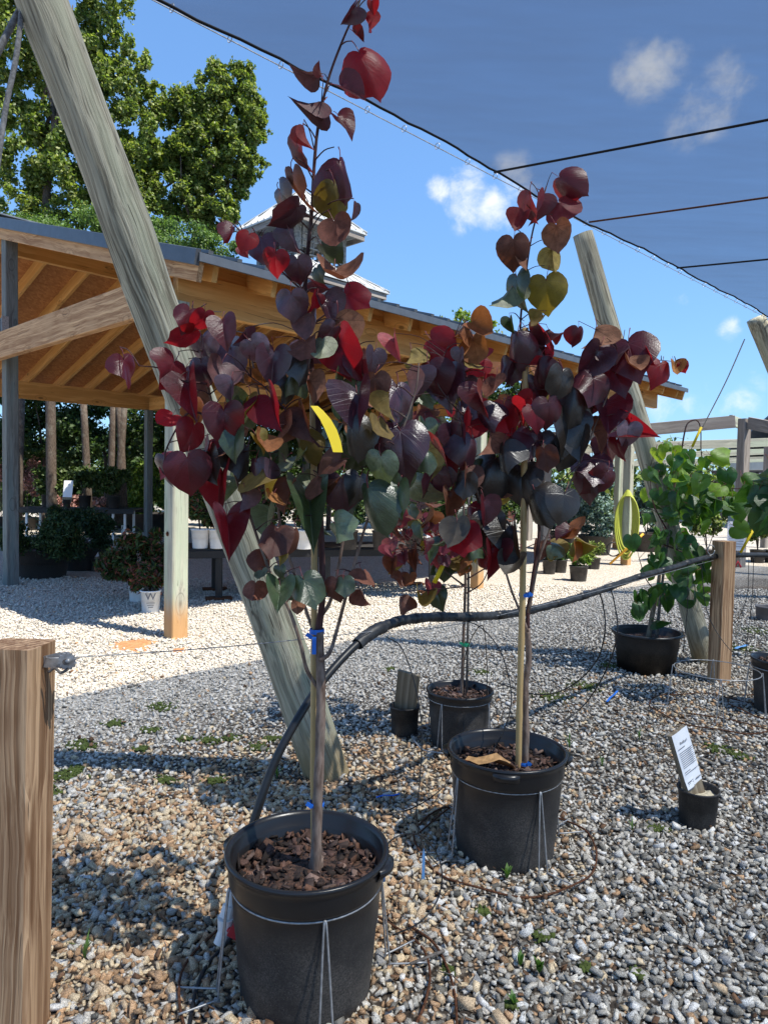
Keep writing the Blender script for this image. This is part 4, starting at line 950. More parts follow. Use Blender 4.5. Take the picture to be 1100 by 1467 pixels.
# bright green shrub and pink heap
shrub('clipped_shrub', at(217, 748, 20) * 1.0 + V2(0, 0, -at(217, 748, 20).z), .7, .5, [E_(218, 685, 30, 30, 20), E_(205, 715, 30, 24, 20), E_(226, 660, 16, 16, 20), E_(228, 720, 24, 20, 20)], 8000, .10, GY, 'bright yellow-green rounded shrub in a wide pot beyond the pavilion', 'shrub', M['duskpot'], None, 231, elong=1.6)
shrub('clipped_shrub', at(192, 748, 21) + V2(0, 0, -at(192, 748, 21).z), .6, .5, [E_(190, 690, 20, 26, 21), E_(196, 715, 24, 20, 21)], 3500, .10, G1, 'darker green rounded shrub left of the bright yellow-green one', 'shrub', M['duskpot'], None, 232, elong=1.6)
PKT = [(.42, .22, .20), (.35, .16, .15), (.5, .3, .26), (.12, .07, .05)]
for k, (px, py, lab) in enumerate([(2, 660, 'pinkish-leaved shrub at the left edge behind the pavilion centre post'), (40, 680, 'pinkish-leaved shrub just right of the pavilion centre post'), (85, 722, 'low pinkish plant seen under the far bench, left'), (108, 722, 'low pinkish plant seen under the label on the far bench'), (145, 722, 'low pinkish plant seen between the pots of the far bench')]):
    c = at(px, 752, 19.5); c.z = 0; shrub('pink_shrub', c, .3, .35, [E_(px, py, 22, 22 if k < 2 else 12, 19.5), E_(px + 8, py + 16, 18, 16 if k < 2 else 10, 19.5)], 2200, .09, PKT, lab, 'shrub', M['duskpot'], 'pinkish shrubs behind the bench', 241 + k, stems=2)
# black bench right of the corner post with white pots
a = gnd(262, 862); c = gnd(655, 850); bench(a, c, .9, .62, (.12, .5, .9), 'long black plant bench in the shade right of the corner post', M['blackmetal'], M['blackmetal'], legw=.075, feet=True)
axb = (c - a).normalized()
for k, (px, lab, mat_) in enumerate([(287, 'shrub with red tips in the leftmost white pot on the black bench', 'white'), (312, 'shrub in the second white pot on the black bench', 'white'), (372, 'shrub in a white pot behind the big leaning pole', 'white'),
                                     (436, 'shrub in a white pot behind the front redbud stake', 'white'), (500, 'dark shrub in a black pot on the black bench', 'duskpot'), (545, 'dark shrub in a black pot right of the front crown', 'duskpot'), (592, 'dark shrub in a black pot with the white tag', 'duskpot'), (640, 'shrub in a black pot at the right end of the black bench', 'duskpot')]):
    Yb = 8.75 + (px - 287) / 353 * .35; c = at(px, 790, Yb); c.z = .64
    shrub('bench_plant', c, .115, .24, [E_(px, 722, 24, 28, Yb), E_(px - 8, 700, 14, 16, Yb), E_(px + 6, 740, 20, 14, Yb)], 2400, .075, PI_ if k < 4 else GD + [(.06, .1, .03)], lab, 'potted plant', M[mat_], 'pots on the black bench', 251 + k, elong=2.6, stems=4)
pt = at(616, 771, 8.6); b = MB(); b.box(pt, (.085, .004, .10)); tag(obj('plant_tag', b, M['paper']), 'small white price tag hanging in front of the black bench', 'tag')

# ------------------------------------------------------------------ right background
NV = [(.15, .24, .23), (.11, .18, .18), (.20, .30, .28), (.08, .13, .11)]
for k, (px, py, rx, Y, lab) in enumerate([(852, 730, 40, 15.5, 'blue-grey spruce in a dark pot left of the hose post'), (800, 740, 26, 16.5, 'smaller blue-grey spruce behind the second redbud stake'), (925, 725, 22, 16.5, 'blue-grey spruce behind the hose post'), (948, 740, 22, 17, 'blue-grey spruce showing left of the green redbud')]):
    c = at(px, 782, Y); c.z = 0
    shrub('blue_spruce', c, .38, .42, [E_(px, py + 10, rx, rx * .8, Y, .9), E_(px - 3, py - 14, rx * .75, rx * .75, Y, .9), E_(px + 4, py - 34, rx * .5, rx * .6, Y, .9)], 9000, .08, NV, lab, 'spruce', M['duskpot'], 'blue-grey spruces in pots', 301 + k, k=26, frac=.24, elong=2.2)
LG = [(.16, .26, .04), (.10, .20, .03), (.22, .30, .07)]
for k, (px, py, pr, hh, tones, lab) in enumerate([(828, 832, .15, .24, LG, 'low light-green plant in the black pot nearest the camera in the pot group'), (786, 822, .12, .24, GD, 'dark plant in a small black pot left of the light-green one'), (802, 820, .12, .22, GD, 'small black pot behind the light-green plant, left'), (850, 815, .12, .20, G1, 'small black pot right of the light-green plant')]):
    c = gnd(px, py); Y = c.y; top = py - hh / Y * F
    shrub('small_potted_plant', c, pr, hh, [E_(px, top - 8, 16, 14, Y), E_(px - 6, top - 14, 8, 10, Y), E_(px + 8, top - 14, 8, 9, Y)], 700, .09, tones, lab, 'potted plant', M['pot'], 'small pots right of the pavilion', 311 + k, elong=3.4, stems=2)
# hose on the pavilion's far post
hp = pv(9.5, 0, 0); side = (V2(hp.x, hp.y).normalized()); sx = V2(side.y, -side.x)
hs = thing('garden_hose', hp - side * .12 + V2(0, 0, 1.3), 'yellow-green garden hose coiled over a peg on the pavilion post', 'hose')
for k in range(6):
    b = MB(); w_ = .10 + .022 * k; zt = 1.42 - .02 * k; zb = .12 + .05 * ((k * 3) % 5); pts_ = []
    for q in np.linspace(0, 2 * math.pi, 30, endpoint=False):
        pts_.append(hp - side * (.11 + .012 * k) + sx * (w_ * math.sin(q) * (1 + .15 * math.cos(q))) + V2(0, 0, (zt + zb) / 2 + (zt - zb) / 2 * math.cos(q)))
    b.tube(pts_, .016, 6, closed=True); obj('coil', b, M['hose'], hs, smooth=True)
b = MB(); b.tube([hp - side * .2 + sx * -.28 + V2(0, 0, .02), hp - side * .22 + sx * .30 + V2(0, 0, .62)], .022, 6); tag(obj('orange_strap', b, M['orange'], smooth=True), 'orange-yellow strap slanting across the foot of the hose post', 'strap')
b = MB(); b.tube([hp - side * .18 - sx * .22 + V2(.13 * math.cos(q), 0, .30 + .13 * math.sin(q)) for q in np.linspace(0, 5.6, 18)], .013, 6); tag(obj('hose_end', b, M['tube'], smooth=True), 'dark loop of hose end left of the hose post foot', 'hose')
# pergola
pg0 = at(1066, 800, 13.5); pg0.z = 0; pgl = thing('pergola', pg0, 'grey-brown timber pergola with crossing beams right of the pavilion', 'pergola')
for (px, py, Y, wd_, mm) in ((1066, 600, 13.5, .17, 'pergola'), (783, 625, 14.0, .16, 'pergola'), (888, 640, 17.0, .17, 'post'), (840, 645, 19.0, .14, 'pergola'), (1135, 612, 12.2, .16, 'pergola'), (1100, 640, 18.0, .15, 'pergola'), (760, 650, 19.0, .15, 'pergola')):
    p = at(px, py, Y); timber('post', V2(p.x, p.y, 0), p, wd_, wd_, M[mm], pgl, up=V2(-.4, .9))
for (a, c, hh) in (((765, 630, 14.1), (1052, 604, 13.45), .23), ((1072, 606, 13.4), (1145, 620, 12.1), .22), ((1046, 602, 13.6), (1068, 610, 14.6), .2), ((775, 645, 16.2), (1120, 633, 16.8), .20), ((850, 656, 19), (1125, 646, 19.6), .16), ((850, 666, 21), (1125, 657, 21.5), .16), ((760, 668, 19), (900, 664, 19), .16)):
    timber('beam', at(*a), at(*c), .06, hh, M['pergola'] if hh > .21 else M['post'], pgl)
for (a, c) in (((1020, 676, 21), (1125, 675, 21)), ((1083, 676, 21), (1083, 745, 21)), ((1030, 676, 21), (1030, 745, 21))): timber('frame_bar', at(*a), at(*c), .09, .12, M['blackmetal'], pgl, up=(0, 1, 0))
# far building at the right edge
fb = at(1165, 700, 27); fb.z = 0; bd = thing('far_building', fb, 'pale far building with grey gable roof at the right edge beyond the pergola', 'building')
b = MB(); b.box(fb + V2(1.5, 0, 1.3), (7, 5, 2.6)); obj('wall', b, simple('pale_siding', (.5, .5, .48), .8, .2, var=.08, bs=2), bd)
slab('roof', [fb + V2(-2.4, -3, 2.6), fb + V2(5.6, -3, 2.6), fb + V2(5.6, 0, 4.9), fb + V2(-1.0, 0, 4.9)], .08, M['roofmetal'], bd); slab('roof', [fb + V2(-2.4, 3, 2.6), fb + V2(5.6, 3, 2.6), fb + V2(5.6, 0, 4.9), fb + V2(-1.0, 0, 4.9)], .08, M['roofmetal'], bd)
for k in range(3):
    b = MB(); b.box(fb + V2(-1 + k * 1.6, -2.52, 1.6), (.8, .06, .9)); wn = obj('window', b, M['blackmetal'], bd); b = MB(); b.box(fb + V2(-1 + k * 1.6, -2.56, 1.1), (.95, .1, .07)); obj('sill', b, M['white'], wn)
# pale tall board with text lines
sb = gnd(1050, 818); st = thing('price_sign', sb, 'tall white text board standing right behind the wooden fence post', 'sign')
Ys = sb.y; b = MB(); ctr = at(1054, 768, Ys); fr_ = Matrix.Rotation(R(-18), 3, 'Z'); b.box(ctr, (.30, .012, .52), fr_); pan = obj('panel', b, M['paper'], st)
b = MB(); nrm_ = fr_ @ Vector((0, -1, 0))
for k in range(9): b.box(ctr + nrm_ * .0085 + V2(0, 0, .21 - k * .05), (.24 if k != 2 else .15, .002, .010 if k != 2 else .022), fr_)
obj('printed_lines', b, M['ink'], pan)
timber('stake', V2(ctr.x, ctr.y + .03, 0), V2(ctr.x, ctr.y + .03, ctr.z + .2), .04, .02, M['stakegrey'], st, up=(0, 1, 0))
for k, (px, py, Yh, lab) in enumerate([(1084, 806, 10.5, 'bushy dark plant in a black pot at the right edge beyond the fence post'), (1104, 806, 10.2, 'black pot cut by the right edge beyond the fence post'), (1012, 806, 12.5, 'black pot plant behind the lower right crown of the green redbud')]):
    c = gnd(px, py); Y = c.y; shrub('edge_potted_plant', c, .15, .26, [E_(px, py - 58, 26, 26, Y), E_(px - 8, py - 76, 16, 16, Y)], 1800, .09, G1 + GD, lab, 'potted plant', M['duskpot'], 'pots beyond the right fence post', 331 + k)
b = MB(); c = gnd(1056, 815); b.tube([c + V2(-.05, 0, .03), c + V2(0, 0, .14), c + V2(.06, 0, .03)], .02, 6); tag(obj('red_tap', b, M['red'], smooth=True), 'small red tap at the foot of the tall white text board', 'tap')
c = gnd(1098, 888); b = MB(); 
o = thing('block_pot', c, 'square grey-brown pot cut by the right edge above the black pot', 'pot'); obj('pot', lathe_pot(.13, .11, .16, .006, n=24, c=c), M['gloss'], o, smooth=True)

# ------------------------------------------------------------------ fence posts, wire, pipe
pL = at(0, 930, 1.86); pL.z = 0; pr = pL + V2(.031, 0)
fp1 = timber('fence_post', V2(-.968, 1.84, 0), V2(-.960, 1.86, 1.055), .145, .14, M['fencepost'], up=V2(.02, 1, 0)); tag(fp1, 'brown pine fence post with strong grain cut by the left edge', 'post', 'square wooden fence posts')
g_ = gnd(1029, 976); fp2 = timber('fence_post', g_, g_ + V2(.0, 0, 1.09), .125, .125, M['fencepost'], up=V2(-.35, 1, 0)); tag(fp2, 'shorter brown fence post on the right holding the black pipe', 'post', 'square wooden fence posts')
# ratchet tensioner
rt = thing('wire_tensioner', at(80, 945, 1.86), 'galvanised ratchet wire tensioner beside the left fence post', 'tensioner')
for dy in (-.006, .006):
    b = MB(); pts_ = [at(px, py, 1.86 + dy) for px, py in ((63, 940), (84, 935), (97, 934), (105, 939), (107, 947), (104, 955), (96, 959), (84, 957), (63, 956))]
    k = len(pts_); b.add(pts_ + [p + V2(0, .003) for p in pts_], [tuple(range(k)), tuple(range(2 * k - 1, k - 1, -1))] + [(i, (i + 1) % k, k + (i + 1) % k, k + i) for i in range(k)]); obj('side_plate', b, M['wire'], rt)
b = MB(); cc = at(97, 947, 1.842); N_ = 14; prof = []
for i in range(N_ * 2): q = math.pi * i / N_; r_ = .0245 if i % 2 else .019; prof.append((r_ * math.cos(q), r_ * math.sin(q)))
vs = [cc + V2(x, -.004, y) for x, y in prof] + [cc + V2(x, .004, y) for x, y in prof]; k = len(prof)
b.add(vs, [tuple(range(k)), tuple(range(2 * k - 1, k - 1, -1))] + [(i, (i + 1) % k, k + (i + 1) % k, k + i) for i in range(k)]); obj('gear', b, M['wire'], rt); b = MB(); b.tube([cc + V2(0, -.012, 0), cc + V2(0, -.004, 0)], .008, 12); obj('nut', b, M['stakegrey'], rt)
b = MB(); b.tube([at(98, 947, 1.82), at(98, 947, 1.89)], .0065, 10); obj('spool', b, M['wire'], rt, smooth=True)
b = MB(); b.tube(smooth_pts([at(98, 958, 1.83), at(88, 964, 1.83), at(79, 957, 1.83), at(70, 963, 1.83)], 4), .004, 6); obj('pawl', b, M['stakegrey'], rt, smooth=True)
line('fence_wire', [at(64, 940, 1.86), at(100, 942, 1.86), at(330, 926, 2.2), at(520, 906, 2.72), at(700, 885, 3.38), at(1021, 803, 5.38)], .0016, M['wire'], 'thin tensioned fence wire from the left post to the right post', 'wire')
b = MB(); b.tube([at(1021 - 3 + 5 * math.cos(q), 788 + 7 * math.sin(q), 5.38) for q in np.linspace(0, 5.8, 14)], .004, 5); tag(obj('wire_hook', b, M['wire'], smooth=True), 'small wire eye on the left face of the right fence post', 'hook')
ip = thing('irrigation_pipe', at(358, 1195, 2.36), 'thick black irrigation pipe arching up behind the front pot and along the fence wire', 'pipe')
b = MB(); b.tube(smooth_pts([at(336, 1300, 2.28), at(344, 1250, 2.31), at(360, 1190, 2.36), at(386, 1110, 2.42), at(412, 1055, 2.47), at(452, 990, 2.56), at(490, 944, 2.66), at(522, 914, 2.76), at(545, 900, 2.82)], 8), .0155, 14); obj('lower_pipe', b, M['pipe'], ip, smooth=True)
b = MB(); P_ = smooth_pts([at(517, 918, 2.745), at(545, 900, 2.82), at(575, 889, 2.93), at(620, 884, 3.1), at(680, 883.5, 3.32), at(740, 878, 3.6), at(800, 864, 3.9), at(850, 849, 4.2), at(910, 828, 4.6), at(960, 814, 4.95), at(1008, 800, 5.33), at(1060, 795, 5.65), at(1160, 797, 6.1)], 10)
b.tube(P_, [.0205 + .0010 * math.sin(i * 1.9) + .0006 * math.sin(i * 5.1) for i in range(len(P_))], 14); obj('upper_pipe', b, M['wrap'], ip, smooth=True)
b = MB(); b.tube(smooth_pts([at(512, 923, 2.73), at(522, 914, 2.76), at(538, 903, 2.8), at(550, 898, 2.84)], 4), [.026 if i % 2 else .024 for i in range(13)], 16, cap=False); obj('sleeve', b, M['wrap'], ip, smooth=True)
for k in range(16):     # tape bands
    i = 10 + k * 7
    if i + 2 < len(P_): b = MB(); b.tube([P_[i], P_[i + 1], P_[i + 2]], .0225, 12); obj('tape_band', b, M['pipe'] if k % 3 else M['wrap'], ip, smooth=True)
# PVC valve
vf = thing('pvc_valve', at(322, 1320, 2.16), 'white PVC valve with red handle at the lower end of the pipe', 'valve')
b = MB(); b.tube([at(332, 1276, 2.18), at(329, 1298, 2.17)], .015, 14); b.tube([at(329, 1297, 2.17), at(324, 1314, 2.16)], .021, 14); b.tube([at(324, 1314, 2.16), at(322, 1332, 2.16)], [.026, .021], 14); b.tube([at(322, 1330, 2.16), at(314, 1352, 2.15)], .0175, 14); obj('body', b, M['white'], vf, smooth=False)
b = MB(); b.box(at(339, 1336, 2.13), (.045, .016, .036), Matrix.Rotation(.5, 3, 'Y')); b.tube([at(325, 1330, 2.15), at(338, 1336, 2.13)], .008, 8); obj('handle', b, M['red'], vf)
# drip tubes
TB = [([(553, 912, 2.82), (575, 928, 2.8), (594, 980, 2.75), (604, 1045, 2.7), (601, 1120, 2.65), (596, 1165, 2.62), (600, 1195, 2.6), (612, 1222, 2.56), (628, 1240, 2.5)], 'thin black tube dropping from the pipe joint between the two front pots'),
      ([(549, 1240, 2.2), (553, 1212, 2.22), (575, 1196, 2.25), (602, 1197, 2.3), (625, 1222, 2.33), (633, 1255, 2.3), (625, 1292, 2.27), (600, 1322, 2.22), (562, 1340, 2.2)], 'black tube looping out of the front pot onto the gravel'),
      ([(648, 886, 3.2), (684, 896, 3.17), (712, 925, 3.1), (727, 965, 3.05), (732, 1005, 3.0), (722, 1045, 2.95), (704, 1080, 2.9), (697, 1110, 2.86)], 'black tube curving from the pipe down into the middle pot'),
      ([(664, 1090, 3.8), (664, 1010, 3.9), (666, 940, 3.7), (690, 896, 3.36), (697, 950, 3.8), (697, 1002, 4.0)], 'black tube hanging from the pipe into the small back pot'),
      ([(858, 848, 4.25), (864, 870, 4.3), (866, 905, 4.25), (853, 948, 4.3), (815, 984, 4.55), (770, 995, 4.9), (712, 978, 5.2)], 'black tube drooping from the pipe left of the green redbud'),
      ([(874, 842, 4.36), (880, 866, 4.35), (884, 905, 4.3), (870, 955, 4.35), (838, 1008, 4.5), (800, 1035, 4.4), (760, 1035, 4.45)], 'second black tube drooping to the gravel left of the green redbud pot'),
      ([(1003, 800, 5.3), (1012, 875, 5.25), (1040, 925, 5.1), (1072, 948, 4.95), (1110, 953, 4.9)], 'grey tube curving from the right fence post toward the right edge'),
      ([(1072, 800, 5.8), (1070, 850, 5.7), (1058, 885, 5.7), (1042, 900, 5.75)], 'short black tube hanging right of the right fence post'),
      ([(1079, 798, 5.8), (1077, 850, 5.7), (1072, 900, 5.6), (1066, 945, 5.5)], 'long straight black tube hanging right of the right fence post'),
      ([(985, 815, 5.1), (984, 870, 5.1), (978, 935, 5.1)], 'thin black tube dropping behind the green redbud pot'),
      ([(545, 1168, 3.05), (590, 1158, 3.1), (630, 1132, 3.2), (652, 1100, 3.3), (655, 1075, 3.35)], 'black tube lying on the gravel behind the middle pot')]
for k, (pts_, lab) in enumerate(TB):
    line('drip_tube', [at(*p) for p in pts_], .0026 if k not in (4, 5) else .0042, M['tube'], lab, 'tube', 'thin black drip irrigation tubes', n=6, k=8)
line('ground_tube', [gnd(365, 1300, .03), gnd(330, 1345, .02), gnd(290, 1395, .015), gnd(272, 1467, .012), gnd(268, 1540, .012)], .0065, M['tube'], 'black tube lying on the gravel left of the front pot', 'tube')

# ------------------------------------------------------------------ wire stands
def stand(c, rh, zh, rg, label, phase=.5, n=4, rusty=True, tilt=0, hooprot=0):
    c = Vector(c); th = thing('wire_pot_stand', c, label, 'pot stand', 'wire stands around the pots'); N_ = 56
    b = MB(); b.tube([c + V2(rh * math.cos(2 * math.pi * i / N_), rh * math.sin(2 * math.pi * i / N_), zh + tilt * math.cos(2 * math.pi * i / N_ + 1)) for i in range(N_)], .0034, 6, closed=True); obj('hoop', b, M['wire'], th, smooth=True)
    r_ = random.Random(int(abs(c.x) * 100))
    b = MB(); b.tube([c + V2(rg * (1 + .03 * math.sin(3 * 6.28 * i / N_)) * math.cos(2 * math.pi * i / N_), rg * math.sin(2 * math.pi * i / N_), .022 + .008 * math.sin(i * .7)) for i in range(N_)], .0042, 6, closed=True); obj('ground_ring', b, M['rust'] if rusty else M['wire'], th, smooth=True)
    for k in range(n):
        q = phase + 2 * math.pi * k / n; d = .10
        def pt_(r, a, z): return c + V2(r * math.cos(a), r * math.sin(a), z)
        rl = rh + (rg - rh) * .28
        b = MB(); b.tube(smooth_pts([pt_(rg, q - d * 1.5, .03), pt_(rl, q - d * .9, .026), pt_(rl - .004, q - d * .75, .04), pt_(rh + .012, q - d * .22, zh - .03), pt_(rh + .007, q, zh + .004), pt_(rh + .012, q + d * .22, zh - .03), pt_(rl - .004, q + d * .75, .04), pt_(rl, q + d * .9, .026), pt_(rg, q + d * 1.5, .03)], 4), .0030, 6)
        obj('leg', b, M['wire'], th, smooth=True)
    return th
T1c = gnd(449, 1467 + 15); T1c = V2(-.208, 2.06); T2c = V2(.52, 2.87); T3c = V2(.455, 4.06); T4c = gnd(926, 960); T4c = V2(at(926, 913, 5.8).x, 5.8)
stand(T1c, .219, .325, .37, 'wire hoop stand around the largest front black pot', phase=-1.25, tilt=.0)
stand(T2c, .221, .325, .37, 'wire hoop stand with rusty ground ring around the middle black pot', phase=-1.15)
stand(T3c, .182, .265, .27, 'wire hoop stand around the small back pot', phase=-.65, rusty=False)
stand(V2(at(1026, 968, 4.65).x, 4.65), .262, .30, .40, 'empty wire hoop stand in front of the right fence post', phase=-.35)
T5c = V2(at(1122, 950, 4.75).x, 4.75)
stand(T5c, .20, .30, .32, 'wire hoop stand around the black pot at the right edge', phase=-1.9)

# ------------------------------------------------------------------ leaves of the redbuds
HR = [(0, 1.0), (3, .945), (9, .885), (22, .825), (40, .77), (58, .725), (76, .675), (92, .61), (106, .535), (121, .44), (137, .33), (152, .225), (166, .13), (180, .05)]
LS = 1 / 1.24
def leaf_mesh(key, kind, fold, droop, wave, twist, roll, seed):
    r = random.Random(seed); b = MB(); ph1, ph2 = r.uniform(0, 6), r.uniform(0, 6)
    def shape(x, y):
        q = math.hypot(x, y); a = math.atan2(x, y)
        z = fold * abs(x) * .9 - droop * max(0, y) ** 2 * .9 - droop * .25 * x * x + wave * q * q * math.sin(3.2 * a + ph1) + wave * .6 * q ** 3 * math.sin(7 * a + ph2) + twist * x * y - roll * (abs(x) ** 3) * 2.2
        sx = x * (1 - .35 * abs(fold) * .6)
        return (sx * LS, y * LS * (1 - .12 * droop), z * LS)
    left = HR[::-1][:-1] ; angs = [(-a, q) for a, q in HR[::-1]][:-1] + HR[:-1] + [(179.999, HR[-1][1])]
    asym = r.uniform(-.05, .05)
    rings = (.38, .72, 1.0); vs = [shape(0, 0)]; n = len(angs)
    for q in rings:
        for (a, rr) in angs:
            a_ = R(a); j = 1 + asym * (1 if a > 0 else -1) * math.sin(a_) + r.uniform(-.012, .012) * (q == 1.0)
            vs.append(shape(rr * q * j * math.sin(a_), rr * q * j * math.cos(a_)))
    fs = [(0, 1 + k + 1, 1 + k) for k in range(n - 1)]
    for j in range(2): fs += [(1 + j * n + k, 1 + j * n + k + 1, 1 + (j + 1) * n + k + 1, 1 + (j + 1) * n + k) for k in range(n - 1)]
    fs = [tuple(reversed(f)) if False else f for f in fs]
    b.add(vs, fs, 0)
    c = r.uniform(-.12, .12); b.tube([(0, 0, 0), (c * .3, -.10, .03), (c * .7, -.24, .03), (c, -.36, .0)], [.010, .009, .009, .011], 4, mi=1)
    me = b.mesh('leaf_' + kind, [LM[kind], M['petiole']], True); return me
m, t, out = new_mat('red_petiole'); principled(t, out, (.20, .035, .04), .45); M['petiole'] = m
VAR = [(.10, .35, .07, .1, .2), (.45, .45, .09, .15, .0), (-.15, .6, .10, -.2, .5), (.75, .25, .08, .2, .0), (.05, .15, .17, .25, .3), (1.1, .5, .08, .1, .0), (-.35, .35, .10, .2, .8), (.25, .85, .13, -.25, .2)]
LMESH = {}
def get_leaf(kind, v):
    k = (kind, v)
    if k not in LMESH: LMESH[k] = leaf_mesh(k, kind, *VAR[v], seed=v * 13 + 5)
    return LMESH[k]
LR = random.Random(99)
def leaf(parent, px, py, L, ang, yaw, kind, Y, tilt=None, flip=None, v=None, skel=None, tw=None):
    """L: length in photo px, ang: tip direction (0 down, 90 right), yaw: turn about the midrib"""
    if yaw > 3: yaw = min(74, yaw + LR.uniform(-4, 20))
    c = at(px, py, Y); tilt = LR.uniform(2, 48) if tilt is None else tilt; ang += LR.uniform(-9, 9)
    a = R(ang); im = CR @ Vector((math.sin(a), -math.cos(a), 0)); tc_ = (EYE - c).normalized(); im = (im - tc_ * im.dot(tc_)).normalized()
    T = (im * math.cos(R(tilt)) + tc_ * math.sin(R(tilt))).normalized(); N = (tc_ - T * tc_.dot(T)).normalized()
    sg = LR.choice((-1, 1)); N = Matrix.Rotation(R(yaw) * sg, 3, T) @ N
    if flip is None: flip = kind in 'BON' and LR.random() < .6 or LR.random() < .1
    if flip: N = -N
    X = T.cross(N); s = L * Y / F / max(.82, math.cos(R(tilt))) * (.93 if kind not in 'gdy' else 1.0) * (.80 if py < 400 and kind not in 'gdy' else 1.0) * LR.uniform(.88, 1.06)
    root = c - T * s * .36
    m4 = Matrix((X, T, N)).transposed().to_4x4() @ Matrix.Diagonal((s * LR.uniform(.84, .99), s, s * LR.uniform(.9, 1.7), 1)); m4.translation = root
    if v is None: v = LR.randrange(8) if yaw < 45 else LR.choice((1, 3, 5, 7))
    put('leaf', get_leaf(kind, v), m4, parent)
    if skel is not None and tw is not None:
        e = root - T * s * .36; best = min(skel, key=lambda q: (q - e).length + max(0, q.z - e.z) * 1.2)
        d = (best - e).length
        if .015 < d < .34: tw.append((best, (best + e) / 2 + V2(0, 0, .10 * d), e))
PX = lambda pts, Y: [at(p[0], p[1], (p[2] if len(p) > 2 else Y)) for p in pts]
def branch(parent, pts, r0, r1, m, name='branch', n=8, rough=.0):
    P = smooth_pts(pts, 6); b = MB(); k = len(P)
    b.tube(P, [(r0 + (r1 - r0) * (i / (k - 1)) ** .8) * (1 + rough * math.sin(i * 1.3) + rough * .6 * math.sin(i * 3.1)) for i in range(k)], n); obj(name, b, m, parent, smooth=True); return P
def twigs(parent, tw, m):
    for (a, c, e) in tw:
        b = MB(); b.tube(smooth_pts([a, c, e], 3), [.0024, .0021, .0019, .0017, .0016, .0015, .0014], 4, cap=False); obj('twig', b, m, parent, smooth=True)
def tie(parent, c, r, m, h=.014, tail=None):
    b = MB(); b.lathe([(r, -h / 2), (r + .001, 0), (r, h / 2)], 16, c)
    if tail: b.box(Vector(c) + V2(tail[0], -r, tail[1]), (.02, .002, .012), Matrix.Rotation(.6, 3, 'Y'))
    obj('tie_tape', b, m, parent)
def chips(parent, c, r, n, seed, big=1.0):
    g = np.random.default_rng(seed); a = g.uniform(0, 6.28, n); q = r * np.sqrt(g.uniform(0, 1, n)); P = np.stack([c[0] + q * np.cos(a), c[1] + q * np.sin(a), c[2] + g.uniform(.002, .014, n)], 1)
    tn = np.array([(.10, .055, .042), (.055, .036, .030), (.19, .125, .10), (.03, .02, .016), (.12, .06, .038)])[g.integers(0, 5, n)] * g.uniform(.6, 1.3, (n, 1))
    v, f, tt = rocks(P, (.010 + .034 * g.uniform(0, 1, n) ** 1.8) * big, tn, .22, .35)
    o = put('bark_chips', np_mesh('bark_chips', v - np.array(c), f, M['chip'], tt), Matrix.Translation(Vector(c)), parent); o['kind'] = 'stuff'
def big_pot(c, r, rb, h, band, parent, lugs=(), lab=None, soil=.08):
    b = lathe_pot(r, rb, h, n=64, c=c, band=band)
    o = obj('pot', b, M['pot'], parent, smooth=True)
    for q in lugs:      # moulded grips under the lip
        b = MB(); N_ = 9; vs = []
        for i in range(N_):
            a = q + (i / (N_ - 1) - .5) * .42; e = .020 * math.sin(math.pi * i / (N_ - 1)) ** .5
            for (rr, z) in ((r - .008, h - .012), (r + e, h - .014), (r + e, h - .030), (r - .010, h - .052)): vs.append(Vector(c) + V2(rr * math.cos(a), rr * math.sin(a), z))
        b.add(vs, [(i * 4 + k, i * 4 + k + 1, (i + 1) * 4 + k + 1, (i + 1) * 4 + k) for i in range(N_ - 1) for k in range(3)]); obj('grip', b, M['pot'], parent, smooth=True)
    sc0 = (c[0], c[1], h - soil); obj('soil', soil_disc(sc0, r - .022, 3, .022), M['soil'], parent)
    chips(parent, (c[0], c[1], h - soil + .008), r - .032, int(430 * (r / .24) ** 2), int(c[0] * 99 + 500))
    return o

# ---- tree 1 (front)
T1 = thing('redbud_tree', T1c, 'front dark purple redbud in the nearest black pot, yellow ribbon on its bamboo stake', 'tree', 'potted redbud trees')
big_pot(T1c, .241, .190, .42, .085, T1, lugs=(2.9, -.25))
Y1 = 2.06
sk = []
sk += branch(T1, PX([(453, 1272, 2.05), (453, 1225, 2.05), (455, 1150), (458, 1080), (460, 985), (457, 905)], 2.045), .0172, .0130, M['redbark'], 'trunk', 14, .05)
b = MB(); b.tube(smooth_pts(PX([(450, 1275), (452, 1250), (454, 1228)], 2.06), 5), [.030 - .001 * i for i in range(11)], 12); obj('root_flare', b, M['redbark'], T1, smooth=True)
sk += branch(T1, PX([(456, 905), (462, 850), (460, 760), (458, 650), (452, 560), (440, 480), (438, 400), (447, 300), (450, 240), (456, 180), (470, 115), (492, 55), (514, 5), (520, -25)], Y1), .0105, .0022, M['twig'], 'leader', 8, .04)
sk += branch(T1, PX([(457, 987), (440, 960, 2.04), (430, 920, 2.0), (414, 873, 1.99), (385, 815, 2.0), (362, 750, 2.03), (340, 690, 2.06), (315, 610, 2.08), (295, 545, 2.06), (288, 490, 2.0), (276, 455, 1.95)], Y1), .0065, .0022, M['redbark'], 'branch', 7, .04)
sk += branch(T1, PX([(454, 912), (446, 895, 2.08), (438, 873, 2.1), (420, 815, 2.12), (404, 765, 2.12), (395, 700, 2.12), (378, 600, 2.12), (362, 520, 2.12), (352, 470, 2.12)], Y1), .0065, .0022, M['redbark'], 'branch', 7, .04)
sk += branch(T1, PX([(459, 946), (472, 935), (482, 905, 2.06), (494, 860), (510, 800), (528, 740), (552, 680), (575, 620), (595, 560), (600, 520)], 2.02), .0070, .0022, M['redbark'], 'branch', 7, .04)
